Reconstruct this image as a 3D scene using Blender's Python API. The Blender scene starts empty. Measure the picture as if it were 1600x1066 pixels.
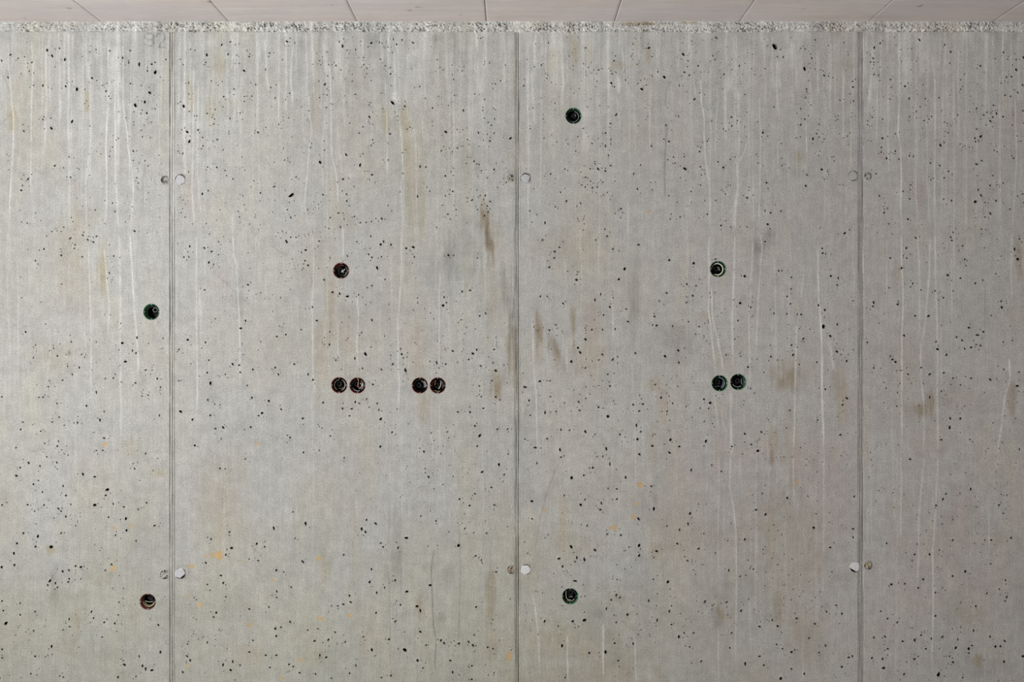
import bpy, bmesh, math, random
import numpy as np
from mathutils import Vector
from mathutils.geometry import delaunay_2d_cdt

scene = bpy.context.scene
C = scene.collection

# ------------------------------------------------------------------ camera, light, exposure
MM = 0.0025                      # the wall is measured in units of 2.5 mm
CAM_Z, CAM_D = 1.40, 4.0
cam_data = bpy.data.cameras.new('camera')
cam_data.sensor_width = 36.0
cam_data.lens = 36.0
cam_data.clip_start = 0.05
cam = bpy.data.objects.new('camera', cam_data)
cam.location = (0, -CAM_D, CAM_Z)
cam.rotation_euler = (math.pi/2, 0, 0)
C.objects.link(cam)
scene.camera = cam

world = bpy.data.worlds.new('overcast_sky')
scene.world = world
world.use_nodes = True
world.node_tree.nodes['Background'].inputs[0].default_value = (0.80, 0.88, 1.0, 1)
world.node_tree.nodes['Background'].inputs[1].default_value = 0.6

# daylight through the wide opening in the left wall, in front of the concrete wall
OPEN_Y0, OPEN_Y1, OPEN_Z0, OPEN_Z1 = -6.6, -1.5, 0.80, 2.56
ROOM_X0, ROOM_X1, ROOM_Y0 = -3.4, 3.7, -7.2
day = bpy.data.lights.new('daylight_opening', 'AREA')
day.shape = 'RECTANGLE'
day.size = OPEN_Z1 - OPEN_Z0 - 0.1
day.size_y = OPEN_Y1 - OPEN_Y0 - 0.1
day.energy = 318
day.color = (0.985, 0.985, 1.0)
day_o = bpy.data.objects.new('daylight_opening', day)
day_o.location = (ROOM_X0 - 0.05, (OPEN_Y0 + OPEN_Y1)/2, (OPEN_Z0 + OPEN_Z1)/2)
day_o.rotation_euler = (0, -math.pi/2, 0)
C.objects.link(day_o)

vs = scene.view_settings
vs.view_transform = 'Standard'
vs.look = 'None'
vs.exposure = 0.0
vs.gamma = 1.0
vs.use_curve_mapping = False

# ------------------------------------------------------------------ helpers
def X(px): return (px - 800.0) * MM
def Z(py): return CAM_Z + (533.0 - py) * MM
CEIL_Z = Z(34)
FLOOR_PY = 533 + CAM_Z / MM

def srgb(r, g, b):
    f = lambda c: (c/255/12.92) if c/255 <= 0.04045 else ((c/255 + 0.055)/1.055)**2.4
    return (f(r), f(g), f(b), 1.0)

def hash2(ix, iy, seed):
    n = (ix.astype(np.int64)*374761393 + iy.astype(np.int64)*668265263 + seed*1442695041) & 0xFFFFFFFF
    n = ((n ^ (n >> 13)) * 1274126177) & 0xFFFFFFFF
    n = ((n ^ (n >> 16)) * 2246822519) & 0xFFFFFFFF
    return ((n ^ (n >> 15)) & 0xFFFFFF) / float(0xFFFFFF)

def vnoise(x, y, seed):
    x = np.asarray(x, float); y = np.asarray(y, float)
    ix, iy = np.floor(x), np.floor(y)
    fx, fy = x - ix, y - iy
    fx = fx*fx*(3 - 2*fx); fy = fy*fy*(3 - 2*fy)
    a = hash2(ix, iy, seed); b = hash2(ix+1, iy, seed)
    c = hash2(ix, iy+1, seed); d = hash2(ix+1, iy+1, seed)
    return (a*(1-fx) + b*fx)*(1-fy) + (c*(1-fx) + d*fx)*fy

def fbm(x, y, seed, octv=4, gain=0.5):
    s, amp, tot = 0, 1.0, 0
    for k in range(octv):
        s = s + amp*(vnoise(x*2**k + 17.3*k, y*2**k - 9.1*k, seed + k) - 0.5)
        tot += amp; amp *= gain
    return s/tot*2.0            # about -1..1

def sstep(a, b, x):
    t = np.clip((x - a)/(b - a), 0, 1)
    return t*t*(3 - 2*t)

def add(name, me, parent=None, mat=None, kind=None, label=None, cat=None, group=None):
    o = bpy.data.objects.new(name, me)
    C.objects.link(o)
    if mat is not None and me is not None:
        me.materials.clear(); me.materials.append(mat)
    if parent is not None: o.parent = parent
    if kind: o['kind'] = kind
    if label: o['label'] = label
    if cat: o['category'] = cat
    if group: o['group'] = group
    return o

def np_mesh(name, verts, faces3=None, quads=None, attr=None):
    """a mesh from numpy arrays: verts (n,3), triangles (m,3), quads (k,4), attr (n,3) linear colour"""
    me = bpy.data.meshes.new(name)
    nt = 0 if faces3 is None else len(faces3)
    nq = 0 if quads is None else len(quads)
    me.vertices.add(len(verts))
    me.vertices.foreach_set('co', np.asarray(verts, np.float32).ravel())
    li = []
    if nq: li.append(np.asarray(quads, np.int32).ravel())
    if nt: li.append(np.asarray(faces3, np.int32).ravel())
    li = np.concatenate(li)
    me.loops.add(len(li)); me.loops.foreach_set('vertex_index', li)
    me.polygons.add(nq + nt)
    starts = np.concatenate([np.arange(nq)*4, nq*4 + np.arange(nt)*3]).astype(np.int32)
    me.polygons.foreach_set('loop_start', starts)
    me.update(calc_edges=True)
    me.validate()
    if attr is not None:
        ca = me.attributes.new('tint', 'FLOAT_COLOR', 'POINT')
        col = np.ones((len(verts), 4), np.float32); col[:, :3] = attr
        ca.data.foreach_set('color', col.ravel())
    return me

def bm_mesh(name, bm, smooth=False):
    me = bpy.data.meshes.new(name)
    bm.normal_update()
    bm.to_mesh(me); bm.free()
    if smooth:
        for p in me.polygons: p.use_smooth = True
    return me

def box_bm(bm, x0, x1, y0, y1, z0, z1):
    v = [bm.verts.new((x, y, z)) for x in (x0, x1) for y in (y0, y1) for z in (z0, z1)]
    for f in ((0,1,3,2), (4,6,7,5), (0,4,5,1), (2,3,7,6), (0,2,6,4), (1,5,7,3)):
        bm.faces.new([v[i] for i in f])

# ------------------------------------------------------------------ materials
def concrete_mat(name, attr=True, base=(0.42, 0.41, 0.39), grain=(1, 1, 1), grain_amt=0.16, mott=0.12, bump=0.25, rough=0.88, fibre=(1, 1, 0.05), fib_amt=0.08):
    m = bpy.data.materials.new(name); m.use_nodes = True
    nt = m.node_tree; N = nt.nodes; L = nt.links
    bsdf = N['Principled BSDF']
    bsdf.inputs['Roughness'].default_value = rough
    bsdf.inputs['Specular IOR Level'].default_value = 0.25
    tc = N.new('ShaderNodeTexCoord')
    mp = N.new('ShaderNodeMapping'); mp.inputs['Scale'].default_value = grain
    L.new(tc.outputs['Object'], mp.inputs['Vector'])
    n1 = N.new('ShaderNodeTexNoise'); n1.inputs['Scale'].default_value = 210; n1.inputs['Detail'].default_value = 3; n1.inputs['Roughness'].default_value = 0.7
    n2 = N.new('ShaderNodeTexNoise'); n2.inputs['Scale'].default_value = 26; n2.inputs['Detail'].default_value = 5; n2.inputs['Roughness'].default_value = 0.62
    L.new(mp.outputs[0], n1.inputs['Vector']); L.new(mp.outputs[0], n2.inputs['Vector'])
    r1 = N.new('ShaderNodeMapRange'); r1.inputs['From Min'].default_value = 0.25; r1.inputs['From Max'].default_value = 0.75
    r1.inputs['To Min'].default_value = 1 - grain_amt; r1.inputs['To Max'].default_value = 1 + grain_amt
    r2 = N.new('ShaderNodeMapRange'); r2.inputs['From Min'].default_value = 0.25; r2.inputs['From Max'].default_value = 0.75
    r2.inputs['To Min'].default_value = 1 - mott; r2.inputs['To Max'].default_value = 1 + mott
    L.new(n1.outputs['Fac'], r1.inputs['Value']); L.new(n2.outputs['Fac'], r2.inputs['Value'])
    mul0 = N.new('ShaderNodeMath'); mul0.operation = 'MULTIPLY'
    L.new(r1.outputs[0], mul0.inputs[0]); L.new(r2.outputs[0], mul0.inputs[1])
    mp3 = N.new('ShaderNodeMapping'); mp3.inputs['Scale'].default_value = fibre
    L.new(tc.outputs['Object'], mp3.inputs['Vector'])
    n3 = N.new('ShaderNodeTexNoise'); n3.inputs['Scale'].default_value = 150; n3.inputs['Detail'].default_value = 3; n3.inputs['Roughness'].default_value = 0.6
    L.new(mp3.outputs[0], n3.inputs['Vector'])
    r3 = N.new('ShaderNodeMapRange'); r3.inputs['From Min'].default_value = 0.25; r3.inputs['From Max'].default_value = 0.75
    r3.inputs['To Min'].default_value = 1 - fib_amt; r3.inputs['To Max'].default_value = 1 + fib_amt
    L.new(n3.outputs['Fac'], r3.inputs['Value'])
    mul = N.new('ShaderNodeMath'); mul.operation = 'MULTIPLY'
    L.new(mul0.outputs[0], mul.inputs[0]); L.new(r3.outputs[0], mul.inputs[1])
    sc = N.new('ShaderNodeVectorMath'); sc.operation = 'SCALE'
    if attr:
        at = N.new('ShaderNodeAttribute'); at.attribute_name = 'tint'
        L.new(at.outputs['Color'], sc.inputs[0])
    else:
        sc.inputs[0].default_value = base
    L.new(mul.outputs[0], sc.inputs['Scale'])
    L.new(sc.outputs[0], bsdf.inputs['Base Color'])
    bp = N.new('ShaderNodeBump'); bp.inputs['Strength'].default_value = bump; bp.inputs['Distance'].default_value = 0.002
    L.new(n1.outputs['Fac'], bp.inputs['Height']); L.new(bp.outputs[0], bsdf.inputs['Normal'])
    return m

def plain_mat(name, col, rough=0.5, spec=0.4, var=0.0, scale=200, bump=0.0):
    m = bpy.data.materials.new(name); m.use_nodes = True
    nt = m.node_tree; N = nt.nodes; L = nt.links
    b = N['Principled BSDF']
    b.inputs['Roughness'].default_value = rough
    b.inputs['Specular IOR Level'].default_value = spec
    tc = N.new('ShaderNodeTexCoord')
    n = N.new('ShaderNodeTexNoise'); n.inputs['Scale'].default_value = scale; n.inputs['Detail'].default_value = 3
    L.new(tc.outputs['Object'], n.inputs['Vector'])
    r = N.new('ShaderNodeMapRange'); r.inputs['From Min'].default_value = 0.25; r.inputs['From Max'].default_value = 0.75
    r.inputs['To Min'].default_value = 1 - var; r.inputs['To Max'].default_value = 1 + var
    L.new(n.outputs['Fac'], r.inputs['Value'])
    sc = N.new('ShaderNodeVectorMath'); sc.operation = 'SCALE'; sc.inputs[0].default_value = col[:3]
    L.new(r.outputs[0], sc.inputs['Scale']); L.new(sc.outputs[0], b.inputs['Base Color'])
    if bump:
        bp = N.new('ShaderNodeBump'); bp.inputs['Strength'].default_value = bump; bp.inputs['Distance'].default_value = 0.002
        L.new(n.outputs['Fac'], bp.inputs['Height']); L.new(bp.outputs[0], b.inputs['Normal'])
    return m

M_WALL = concrete_mat('cast_concrete', grain_amt=0.36, mott=0.13, bump=0.35, fib_amt=0.09)
M_CEIL = concrete_mat('board_marked_concrete', grain=(0.12, 1, 1), grain_amt=0.10, mott=0.07, bump=0.12, fibre=(0.03, 1, 1), fib_amt=0.08)
M_BAND = concrete_mat('coarse_mortar', grain_amt=0.30, mott=0.2, bump=0.9)
M_ROOM = concrete_mat('room_concrete', attr=False, base=(0.50, 0.475, 0.44))
M_FLOOR = concrete_mat('floor_screed', attr=False, base=(0.60, 0.555, 0.50))
# ------------------------------------------------------------------ what the wall shows: air holes, lime runs, cracks, stains
# each tile: (x origin, y origin, magnification, 'x y size[v|h|d|e]' ...) ; v tall, h wide, d falling diagonal, e rising diagonal
PITS = [
(0, 100, 4.0, '''132 60 8,182 45 10,50 85 16d,210 133 8,268 135 18v,300 147 7,410 140 16d,480 158 22v,575 88 16d,640 135 8,662 170 10,680 202 10,660 203 6,668 120 8,815 123 10,883 135 8,970 52 18,935 180 24d,905 238 20v,845 258 26d,917 308 12,968 282 8,945 365 8,900 385 7,890 455 10,940 460 8,833 545 14d,740 467 8,683 577 8,450 360 22e,320 402 24d,268 348 14d,275 330 8,316 340 8,148 420 10,145 380 7,342 637 16e,440 708 10,432 583 12d,462 588 8h,175 720 18e,133 720 8,132 790 12,140 760 14v,55 662 7,60 572 7,703 870 9,718 923 9,785 988 8,840 1045 16d,125 915 7,222 930 8d,170 995 12d,398 1020 9,382 1047 8,445 960 9,455 985 8,522 1052 7,530 248 8,1100 108 9,1178 118 8,1180 190 8,1100 205 8,1127 237 8,1147 265 18,1183 297 10,1320 107 8,1363 133 8,1462 157 9,1398 205 10,1527 203 8,1573 202 9,1527 235 7,1295 310 10,1345 285 8,1393 268 8,1437 342 9,1335 375 14e,1340 345 8,1500 307 8,1515 348 8,1430 436 9,1357 473 11,1265 460 9,1268 513 9,1330 483 7,1395 537 8,1135 412 9,1170 425 20d,1155 400 8,1183 485 26e,1237 412 16v,1230 325 8,1110 508 7,1113 545 8,1142 560 14v,1090 605 7,1178 675 7,1297 645 8,1355 647 11,1530 665 8,1415 697 12h,1455 718 9,1585 730 10,1487 923 8,1537 910 6,1500 817 6,1265 812 12,1300 793 12d,1100 773 9,1142 850 7,1140 905 7,1132 930 8,1375 912 6,862 745 8,860 655 6,905 606 10h,1598 130 10,1590 432 7'''),
(400, 100, 4.0, '''5 130 14v,92 147 9,120 212 12e,97 268 7,12 428 12,60 397 7,142 377 10,170 352 7,210 183 8,185 222 7,500 10 14v,443 193 9,440 272 10,397 210 10h,392 108 8,672 5 12e,692 27 9,807 12 7,840 62 12,782 182 6,853 243 30d,928 265 11,883 327 9,792 282 8,707 257 9,620 190 12h,708 332 18d,643 432 10,728 473 10,838 438 14d,732 495 8,720 510 8,668 562 8,563 568 20d,400 615 24d,427 540 9,340 523 9,178 600 8,210 613 8,250 707 12e,113 767 13,220 822 38e,195 910 12e,217 960 14d,27 807 9,165 1048 8,322 910 8,418 818 14d,543 720 16e,510 738 8,565 815 11,567 857 11,515 932 12,543 933 7,550 970 9,615 953 9,463 960 11,527 1020 14d,455 1028 8,785 967 18d,652 993 11,688 990 8,722 985 8,825 885 14v,650 632 26v,725 692 12,697 720 6,742 743 7,612 767 8,825 600 9,793 600 6,823 495 7,900 800 8,917 685 10,915 555 8,1010 828 16v,1025 643 13,1060 645 9,945 407 12v,962 397 8,990 148 7,1022 142 9,1058 215 9,1103 275 10,1185 425 20d,1257 410 10,1292 412 7,1295 290 18v,1390 430 16v,1322 473 9,1460 482 16d,1495 125 11v,1527 105 8,1365 188 9,1427 222 9,1483 277 8,1417 290 10e,1240 197 8,1590 465 20e,1490 345 9,1470 383 10,1450 365 9,1487 432 9,1445 440 8,1257 525 11,1207 527 8,1157 543 10,1235 652 8,1233 697 9,1183 700 10,1315 623 7,1362 608 10,1408 668 9,1487 660 12,1563 740 10,1525 740 7,1230 797 10,1207 815 8,1183 825 8,1350 850 16e,1380 788 8,1432 822 16v,1400 823 9,1462 860 11,1422 848 8,1410 880 10,1443 888 10,1385 910 10,1450 925 11,1462 907 8,1428 950 11,1250 910 8,1165 883 8,1198 940 11,1213 970 7,1317 993 7,1127 1022 9,1085 795 9,1068 770 8,1170 37 7,1287 43 8'''),
(800, 100, 4.0, '''23 132 9,72 137 14e,183 7 10,217 90 8,367 157 8,380 12 7,470 268 9,113 405 10,130 275 8,445 403 8,585 432 11,617 472 9,583 513 18v,500 497 8,410 455 9,475 453 7,512 452 6,397 545 8,338 473 7,280 487 6,602 572 14d,615 635 10,518 625 11,537 658 20d,583 670 12,487 655 10,430 675 8,330 657 10,347 665 8,240 688 11,458 708 11,490 733 9,457 770 10,502 775 10,532 770 14v,567 740 9,435 757 8,570 818 8,595 803 8,643 733 8,302 803 11,340 857 16e,428 873 16d,270 893 10,110 918 10,205 993 16v,125 990 8,155 943 8,420 983 7,447 967 8,580 1033 9,613 848 7,680 905 12,645 935 9,690 930 8,760 687 15v,783 782 13,803 632 11,875 787 8,867 742 8,870 515 14d,833 275 7,650 318 20e,615 372 16h,620 120 18d,640 143 10,810 157 20d,837 132 12d,952 83 22d,803 103 7,617 43 8,540 37 9,563 30 7,475 20 9,510 35 7,625 62 8,530 108 8,700 50 6,783 3 8,910 50 8,875 75 12v,1077 52 16d,1107 70 14v,1163 12 14v,1325 65 16e,1420 12 16v,1375 37 8,1140 220 18e,1172 180 9,1045 135 9,1040 328 14v,1370 333 11,1373 387 12,1407 355 9,1320 407 9,1567 430 12,1220 482 9,1172 548 10,1180 522 8,980 485 12,947 470 9,962 383 12,1008 583 10,972 600 11h,1017 620 8,1075 580 9,1080 655 26d,1177 643 14e,1183 693 9,1287 613 9,1320 647 13,1363 597 7,1435 490 8,1537 620 8,1590 743 11,1480 790 8,1310 787 9,1333 813 8,1468 837 11,1272 853 8,1085 728 7,1117 797 9,980 823 10,1177 758 10,1220 940 9,1050 957 9,988 970 9,1305 1010 11,1335 980 8,1367 1020 8,1423 1018 8,1597 1002 14,1580 917 11,1467 1018 8,1350 757 7,1365 760 7,1120 865 7'''),
(1200, 100, 4.0, '''350 72 16d,378 75 10,530 145 11,528 110 9,662 65 10,690 70 9,765 97 16v,855 140 12,770 145 8,882 217 16v,930 190 6,982 217 9,968 130 8,533 233 16d,510 188 8,450 227 8,235 210 14v,240 158 9,267 257 7,203 280 9,203 380 13,230 345 9,318 378 8,437 325 12v,433 348 8,520 333 6,650 333 9,660 293 7,715 347 14v,620 380 10h,715 465 12,708 522 13,707 552 10,690 560 7,740 590 12,755 563 7,780 560 7,795 437 8,795 545 10,817 595 8,883 575 9,907 577 16v,926 297 14v,950 268 8,885 330 9,975 355 10,1005 345 10,1022 328 10,1068 212 9,1077 508 20d,1100 492 10,1120 372 8,1125 430 8,1185 320 9,1227 62 8,1203 158 9,1257 300 8,1303 278 16e,1327 12 14,1408 258 9,1455 120 9,1427 310 18v,1403 333 12,1388 357 18d,1348 320 10,1367 303 10,1468 330 10,1480 197 11,1515 203 14v,1560 180 14d,1590 132 12,1592 293 12,1527 383 8,1597 372 8,1303 408 10,1328 453 20e,1293 465 12,1297 485 10,1230 512 8,1257 520 8,1200 500 7,1413 540 10,1432 550 9,1425 515 7,1477 515 8,1303 627 20d,1335 605 13,1305 698 9,1405 698 8,1533 590 10,1523 575 8,1580 483 9,1555 450 8,1100 712 14d,1072 635 11,1127 672 9,1150 690 8,1015 620 9,1017 725 9,890 757 9,843 797 10,885 843 10,887 785 8,695 825 12,675 687 9,745 903 9,725 930 11,730 870 7,755 1000 8,873 970 12,1097 845 8,1147 855 11,1295 862 18,1358 867 8,1313 787 14v,1330 822 18d,1388 935 20d,1423 855 16d,1470 870 8,1510 908 9,1388 760 10,1427 740 7,1470 745 10,1590 813 12,1560 827 9,1597 868 9,1355 958 9,1333 1033 10,1155 1053 10,1360 1035 7,235 762 14,350 720 9,243 695 10,335 660 14,370 675 8,85 590 8,85 635 10,83 498 8,280 468 18v,303 437 10,350 468 9,318 457 7,325 545 7,315 573 9,398 582 8,410 580 7,445 437 6,495 450 10v,5 1005 10,80 920 10,15 930 12,320 1028 7,478 1058 14'''),
(0, 0, 4.0, '''295 315 20v,325 350 20d,372 303 14d,405 372 18v,113 365 10,153 355 8,200 390 16e,183 443 10,10 380 14v,65 343 16e,130 461 8,686 318 10,813 317 9,766 362 16v,803 392 9,870 402 24v,948 402 12,968 390 10,920 443 9,1037 372 9,1218 315 8,1190 308 9,1127 372 7,1145 405 10v,1293 345 20v,1285 390 10,1385 280 16e,1440 262 14h,1425 340 14e,1495 398 9,1480 345 8,1557 353 10,1545 317 8,1525 443 18d,600 310 12v'''),
(400, 0, 4.0, '''193 260 18d,213 240 8,540 290 22v,520 262 8,570 315 8,622 310 14v,700 293 12e,720 270 12,770 265 10,597 225 14v,858 245 16v,878 278 10,912 250 12v,980 268 18d,825 295 8,850 330 12v,672 405 12,693 428 9,672 360 9,500 410 14v,397 380 8,430 527 18e,443 325 7,777 370 8,807 410 8,845 460 12,1287 443 8,1458 393 8,1403 240 8,1558 408 8,1527 500 7,60 435 14v,85 333 10,165 373 7,242 270 9,680 485 7'''),
(800, 0, 4.0, '''770 208 16v,227 268 8,147 273 8,183 400 10,458 300 9,757 275 8,645 350 8,637 380 10,745 350 8,785 400 9,855 300 18e,875 355 10,1068 340 24d,1100 380 12d,1255 350 12d,1267 372 10,1275 238 20d,1122 258 8,217 490 8,380 412 8'''),
(1200, 0, 4.0, '''42 293 40d,58 355 12v,95 357 10,202 303 8,230 307 8,272 365 16v,227 430 26v,295 250 12d,480 220 18v,615 270 12,663 298 18v,657 365 12,660 390 10,700 270 14v,945 250 20d,1140 325 12,1103 280 14v,1470 328 14e,1497 370 10,1550 373 10,1515 208 12,1595 360 20v,1550 437 14,1490 483 10,1520 480 12,1420 367 7,1330 408 10,293 432 7'''),
(0, 366, 3.0125, '''330 20 14e,353 50 8,350 67 8,207 70 8,288 100 9,387 107 7,167 125 8,413 27 12d,420 40 8,535 103 9,515 183 9,527 182 7,527 215 6,290 235 7,440 37 8,453 10 9,390 5 9,120 460 8,167 523 8,157 582 7,270 573 8,383 567 6,335 507 7,252 537 7,373 628 8,318 622 7,340 660 8,295 687 8,228 718 9,232 690 7,183 768 7,202 768 7,8 766 8,268 797 8,278 862 11d,245 884 8,365 888 12v,302 900 7,192 928 8,210 985 8,97 920 12v,107 885 7,75 1005 8,270 998 10,275 975 8,290 1015 7,220 1048 7,320 1040 6,407 808 10,490 835 12v,470 875 10,453 745 14v,490 960 10,483 1018 8,453 1018 7,533 678 8,495 680 8,575 513 10,560 545 7,640 560 8,623 548 9,590 600 14,645 487 10,637 700 8,668 762 7,697 757 7,740 680 12v,685 640 10,750 853 12v,755 720 7,715 640 6,685 1033 8,842 543 10,842 690 8,850 835 12,905 873 9,893 57 9,865 108 8,888 107 7,962 65 10,995 82 10,1028 97 7,1028 35 7,983 133 10,1005 143 7,963 262 9,1167 238 9,1155 408 12v,1133 443 10,883 497 10,967 510 9,983 593 9,975 652 8,990 702 16v,978 780 12v,1010 800 7,990 853 9,1050 910 14d,1013 915 9,917 995 10,1040 963 8,1125 617 9,1130 650 8,1190 637 10,1163 712 9,1185 770 10,1180 908 10,1155 1058 8,1095 612 14d,1060 660 8'''),
(400, 366, 3.0125, '''143 35 16d,297 33 9,163 15 10,188 15 8,233 75 9,245 147 9,230 125 8,320 215 9,360 273 8,393 280 10,430 293 11,483 285 7,285 407 11,265 343 8,430 103 8,475 35 8,540 10 9,530 95 12d,545 110 10,600 35 10,587 48 12,635 50 10,740 62 14,707 67 10,590 107 8,745 107 8,905 100 10,570 160 14,607 213 8,545 243 9,930 100 7,885 297 10,880 335 12,895 323 8,970 270 10,1007 265 8,760 300 6,545 405 12d,497 463 8,347 460 7,212 450 7,140 473 8,97 482 9,110 433 6,345 520 10,425 500 6,515 565 18d,465 585 14v,375 593 12v,500 632 9,590 637 9,643 612 10,703 640 18v,685 565 10,680 540 8,693 583 8,850 605 16v,893 612 8,860 630 7,925 550 9,965 403 7,1020 562 13,1038 545 10,1057 620 10,1115 605 8,1120 543 9,1128 643 13,1000 590 8,1052 385 9,1080 373 8,1128 767 9,1110 690 8,1070 820 10,1050 715 7,245 660 9,180 612 9,268 685 9,90 628 9,105 660 12d,118 825 12d,28 842 11,60 785 9,12 855 9,220 867 10,315 793 9,407 820 9,450 822 9,467 790 9,485 797 9,520 777 12v,533 815 6,578 827 8,570 797 9,440 855 9,587 870 16e,550 707 10,350 950 9,310 913 7,160 957 8,640 932 10,585 1000 12,790 1023 10,297 1018 8,223 1027 9,415 1053 8,950 837 8,1007 838 9,1135 918 9,1183 918 9,1030 903 10,1053 948 18e,1040 998 9,900 930 8,1187 1035 8,1060 765 7,1147 780 7'''),
(800, 366, 3.0125, '''143 28 9,240 35 7,200 82 10,198 112 9,222 62 8,175 155 10,303 215 12,305 190 7,393 27 8,447 10 9,475 70 9,595 50 9,740 122 10,530 163 13,502 213 11,855 137 12,957 117 10,1095 198 12,823 235 9,865 243 9,850 290 9,820 322 10,727 277 8,693 315 8,475 300 9,417 283 10,390 310 10,460 343 10,537 353 10,545 412 12d,430 380 8,485 447 9,670 388 9,680 430 9,755 433 9,660 428 7,830 413 8,880 435 8,240 327 9,133 293 9,165 293 7,205 427 8,175 452 9,345 495 12,375 450 9,425 450 9,310 535 12,320 557 16d,278 600 10,345 630 9,425 567 9,473 590 16e,497 577 8,408 592 8,450 660 8,480 655 7,460 715 9,580 560 10,782 548 10,785 605 10,720 575 12,673 708 8,615 800 9,755 797 9,730 833 12e,598 833 11,570 803 9,700 770 10,605 930 9,585 900 16v,507 943 11,450 858 14,407 815 9,477 785 6,313 790 14d,318 830 10,230 920 10,270 923 9,345 930 16d,390 943 7,207 835 8,155 840 16v,130 693 14e,178 690 9,60 720 16h,50 783 12,80 783 9,85 853 9,180 765 8,110 1005 13,60 965 8,165 963 8,225 1015 16v,230 1050 9,443 1010 16v,427 1045 12v,400 1047 7,590 965 12,600 1037 12,740 1028 16d,745 968 14,787 1000 12,660 997 14h,912 975 11,933 795 13,903 778 10,925 820 9,1073 325 12,1123 345 9,1063 407 9,1075 575 8,1110 625 9,1190 35 9,1123 727 8,1185 650 8,1095 940 12,1173 932 9,1125 990 9,1157 1020 12,1033 1000 9'''),
(1200, 366, 3.0125, '''695 18 12d,650 65 9,255 67 10,257 90 9,575 113 9,653 113 8,628 160 10,570 253 8,680 232 8,720 262 7,785 267 8,845 193 10,905 207 10,915 55 9,860 15 10,865 30 8,925 118 10,1010 217 8,975 232 9,825 300 8,870 267 7,1160 70 16v,1175 118 14,1183 22 8,1097 315 9,1100 345 12,1050 383 8,295 197 12,330 207 10,340 210 9,325 240 8,110 203 9,108 258 8,50 173 8,65 172 8,105 328 9,90 293 9,237 335 11,267 357 10,400 315 8,260 435 16,293 480 13,325 425 9,110 523 9,117 568 10,27 373 8,88 375 8,137 378 8,155 378 10,165 492 9,12 577 9,323 553 10,343 567 8,370 597 10,230 603 9,270 730 9,370 773 10,350 803 8,103 830 9,233 875 8,340 945 9,497 322 12,493 340 9,497 630 8,467 510 8,460 890 8,600 602 12,585 590 10,575 575 8,605 810 9,640 478 10,790 507 9,797 542 12,755 385 14,610 330 12,692 385 10,887 485 12d,913 500 10,945 440 10,955 435 8,1013 460 10,985 475 16h,1000 525 10,955 533 9,925 540 9,980 520 7,1107 507 8,1150 500 8,658 660 12d,720 628 8,760 660 10,827 653 9,760 768 12v,870 678 9,840 568 9,955 678 8,1110 637 9,1045 685 14d,1060 690 10,1180 650 8,1173 715 12,905 710 7,857 868 10,905 868 9,855 910 12,815 968 9,950 967 8,1183 1013 12v,668 1060 10,815 740 8'''),
(0, 712, 3.0125, '''135 35 11,95 57 10,188 50 8,77 95 11,157 135 9,180 117 9,223 8 9,267 33 9,390 87 14d,445 100 9,297 143 12v,310 188 9,200 172 9,333 230 9,445 233 14,505 160 14,497 187 10,533 228 8,583 242 8,633 62 9,130 232 10,163 262 9,10 233 9,207 233 8,275 250 14d,287 262 9,310 287 9,510 290 10,593 297 12,595 352 10,640 402 9,525 512 9,495 540 12e,543 375 10e,650 253 8,727 330 9,690 222 8,178 380 16v,167 428 10,80 413 11,65 460 12,110 365 10,287 365 9,240 430 16,8 525 12,68 515 10,295 545 12,325 540 10,325 580 12d,355 520 10,380 525 10,320 595 8,235 590 14,270 620 9,260 600 10,225 610 8,95 695 9,95 750 10,10 685 9,165 735 8,158 825 12d,27 790 14,15 730 9,325 770 12v,328 805 9,430 735 14e,490 785 9,540 790 9,560 690 8,557 750 8,745 797 10,480 855 9,243 898 11,10 912 10,165 945 9,10 952 9,145 1027 8,298 1043 7,585 985 12,580 965 8,755 925 11,685 1005 16v,715 1010 12,670 990 10,640 1040 8,655 945 14v,555 1043 10,1063 467 10,993 393 9,1090 435 12,1172 487 8,1035 60 9,1060 62 7,1155 15 8,1080 360 8,968 505 12,975 607 9,1040 565 14h,1050 600 9,1063 665 9,1018 740 10,1005 760 9,1173 723 10,1190 870 9,975 880 10,880 945 14d,895 965 14v,883 888 8,860 1020 11,1050 985 16v,1095 970 14v,1085 1010 12,1173 925 10,1130 987 8,440 765 8,380 580 8'''),
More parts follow.
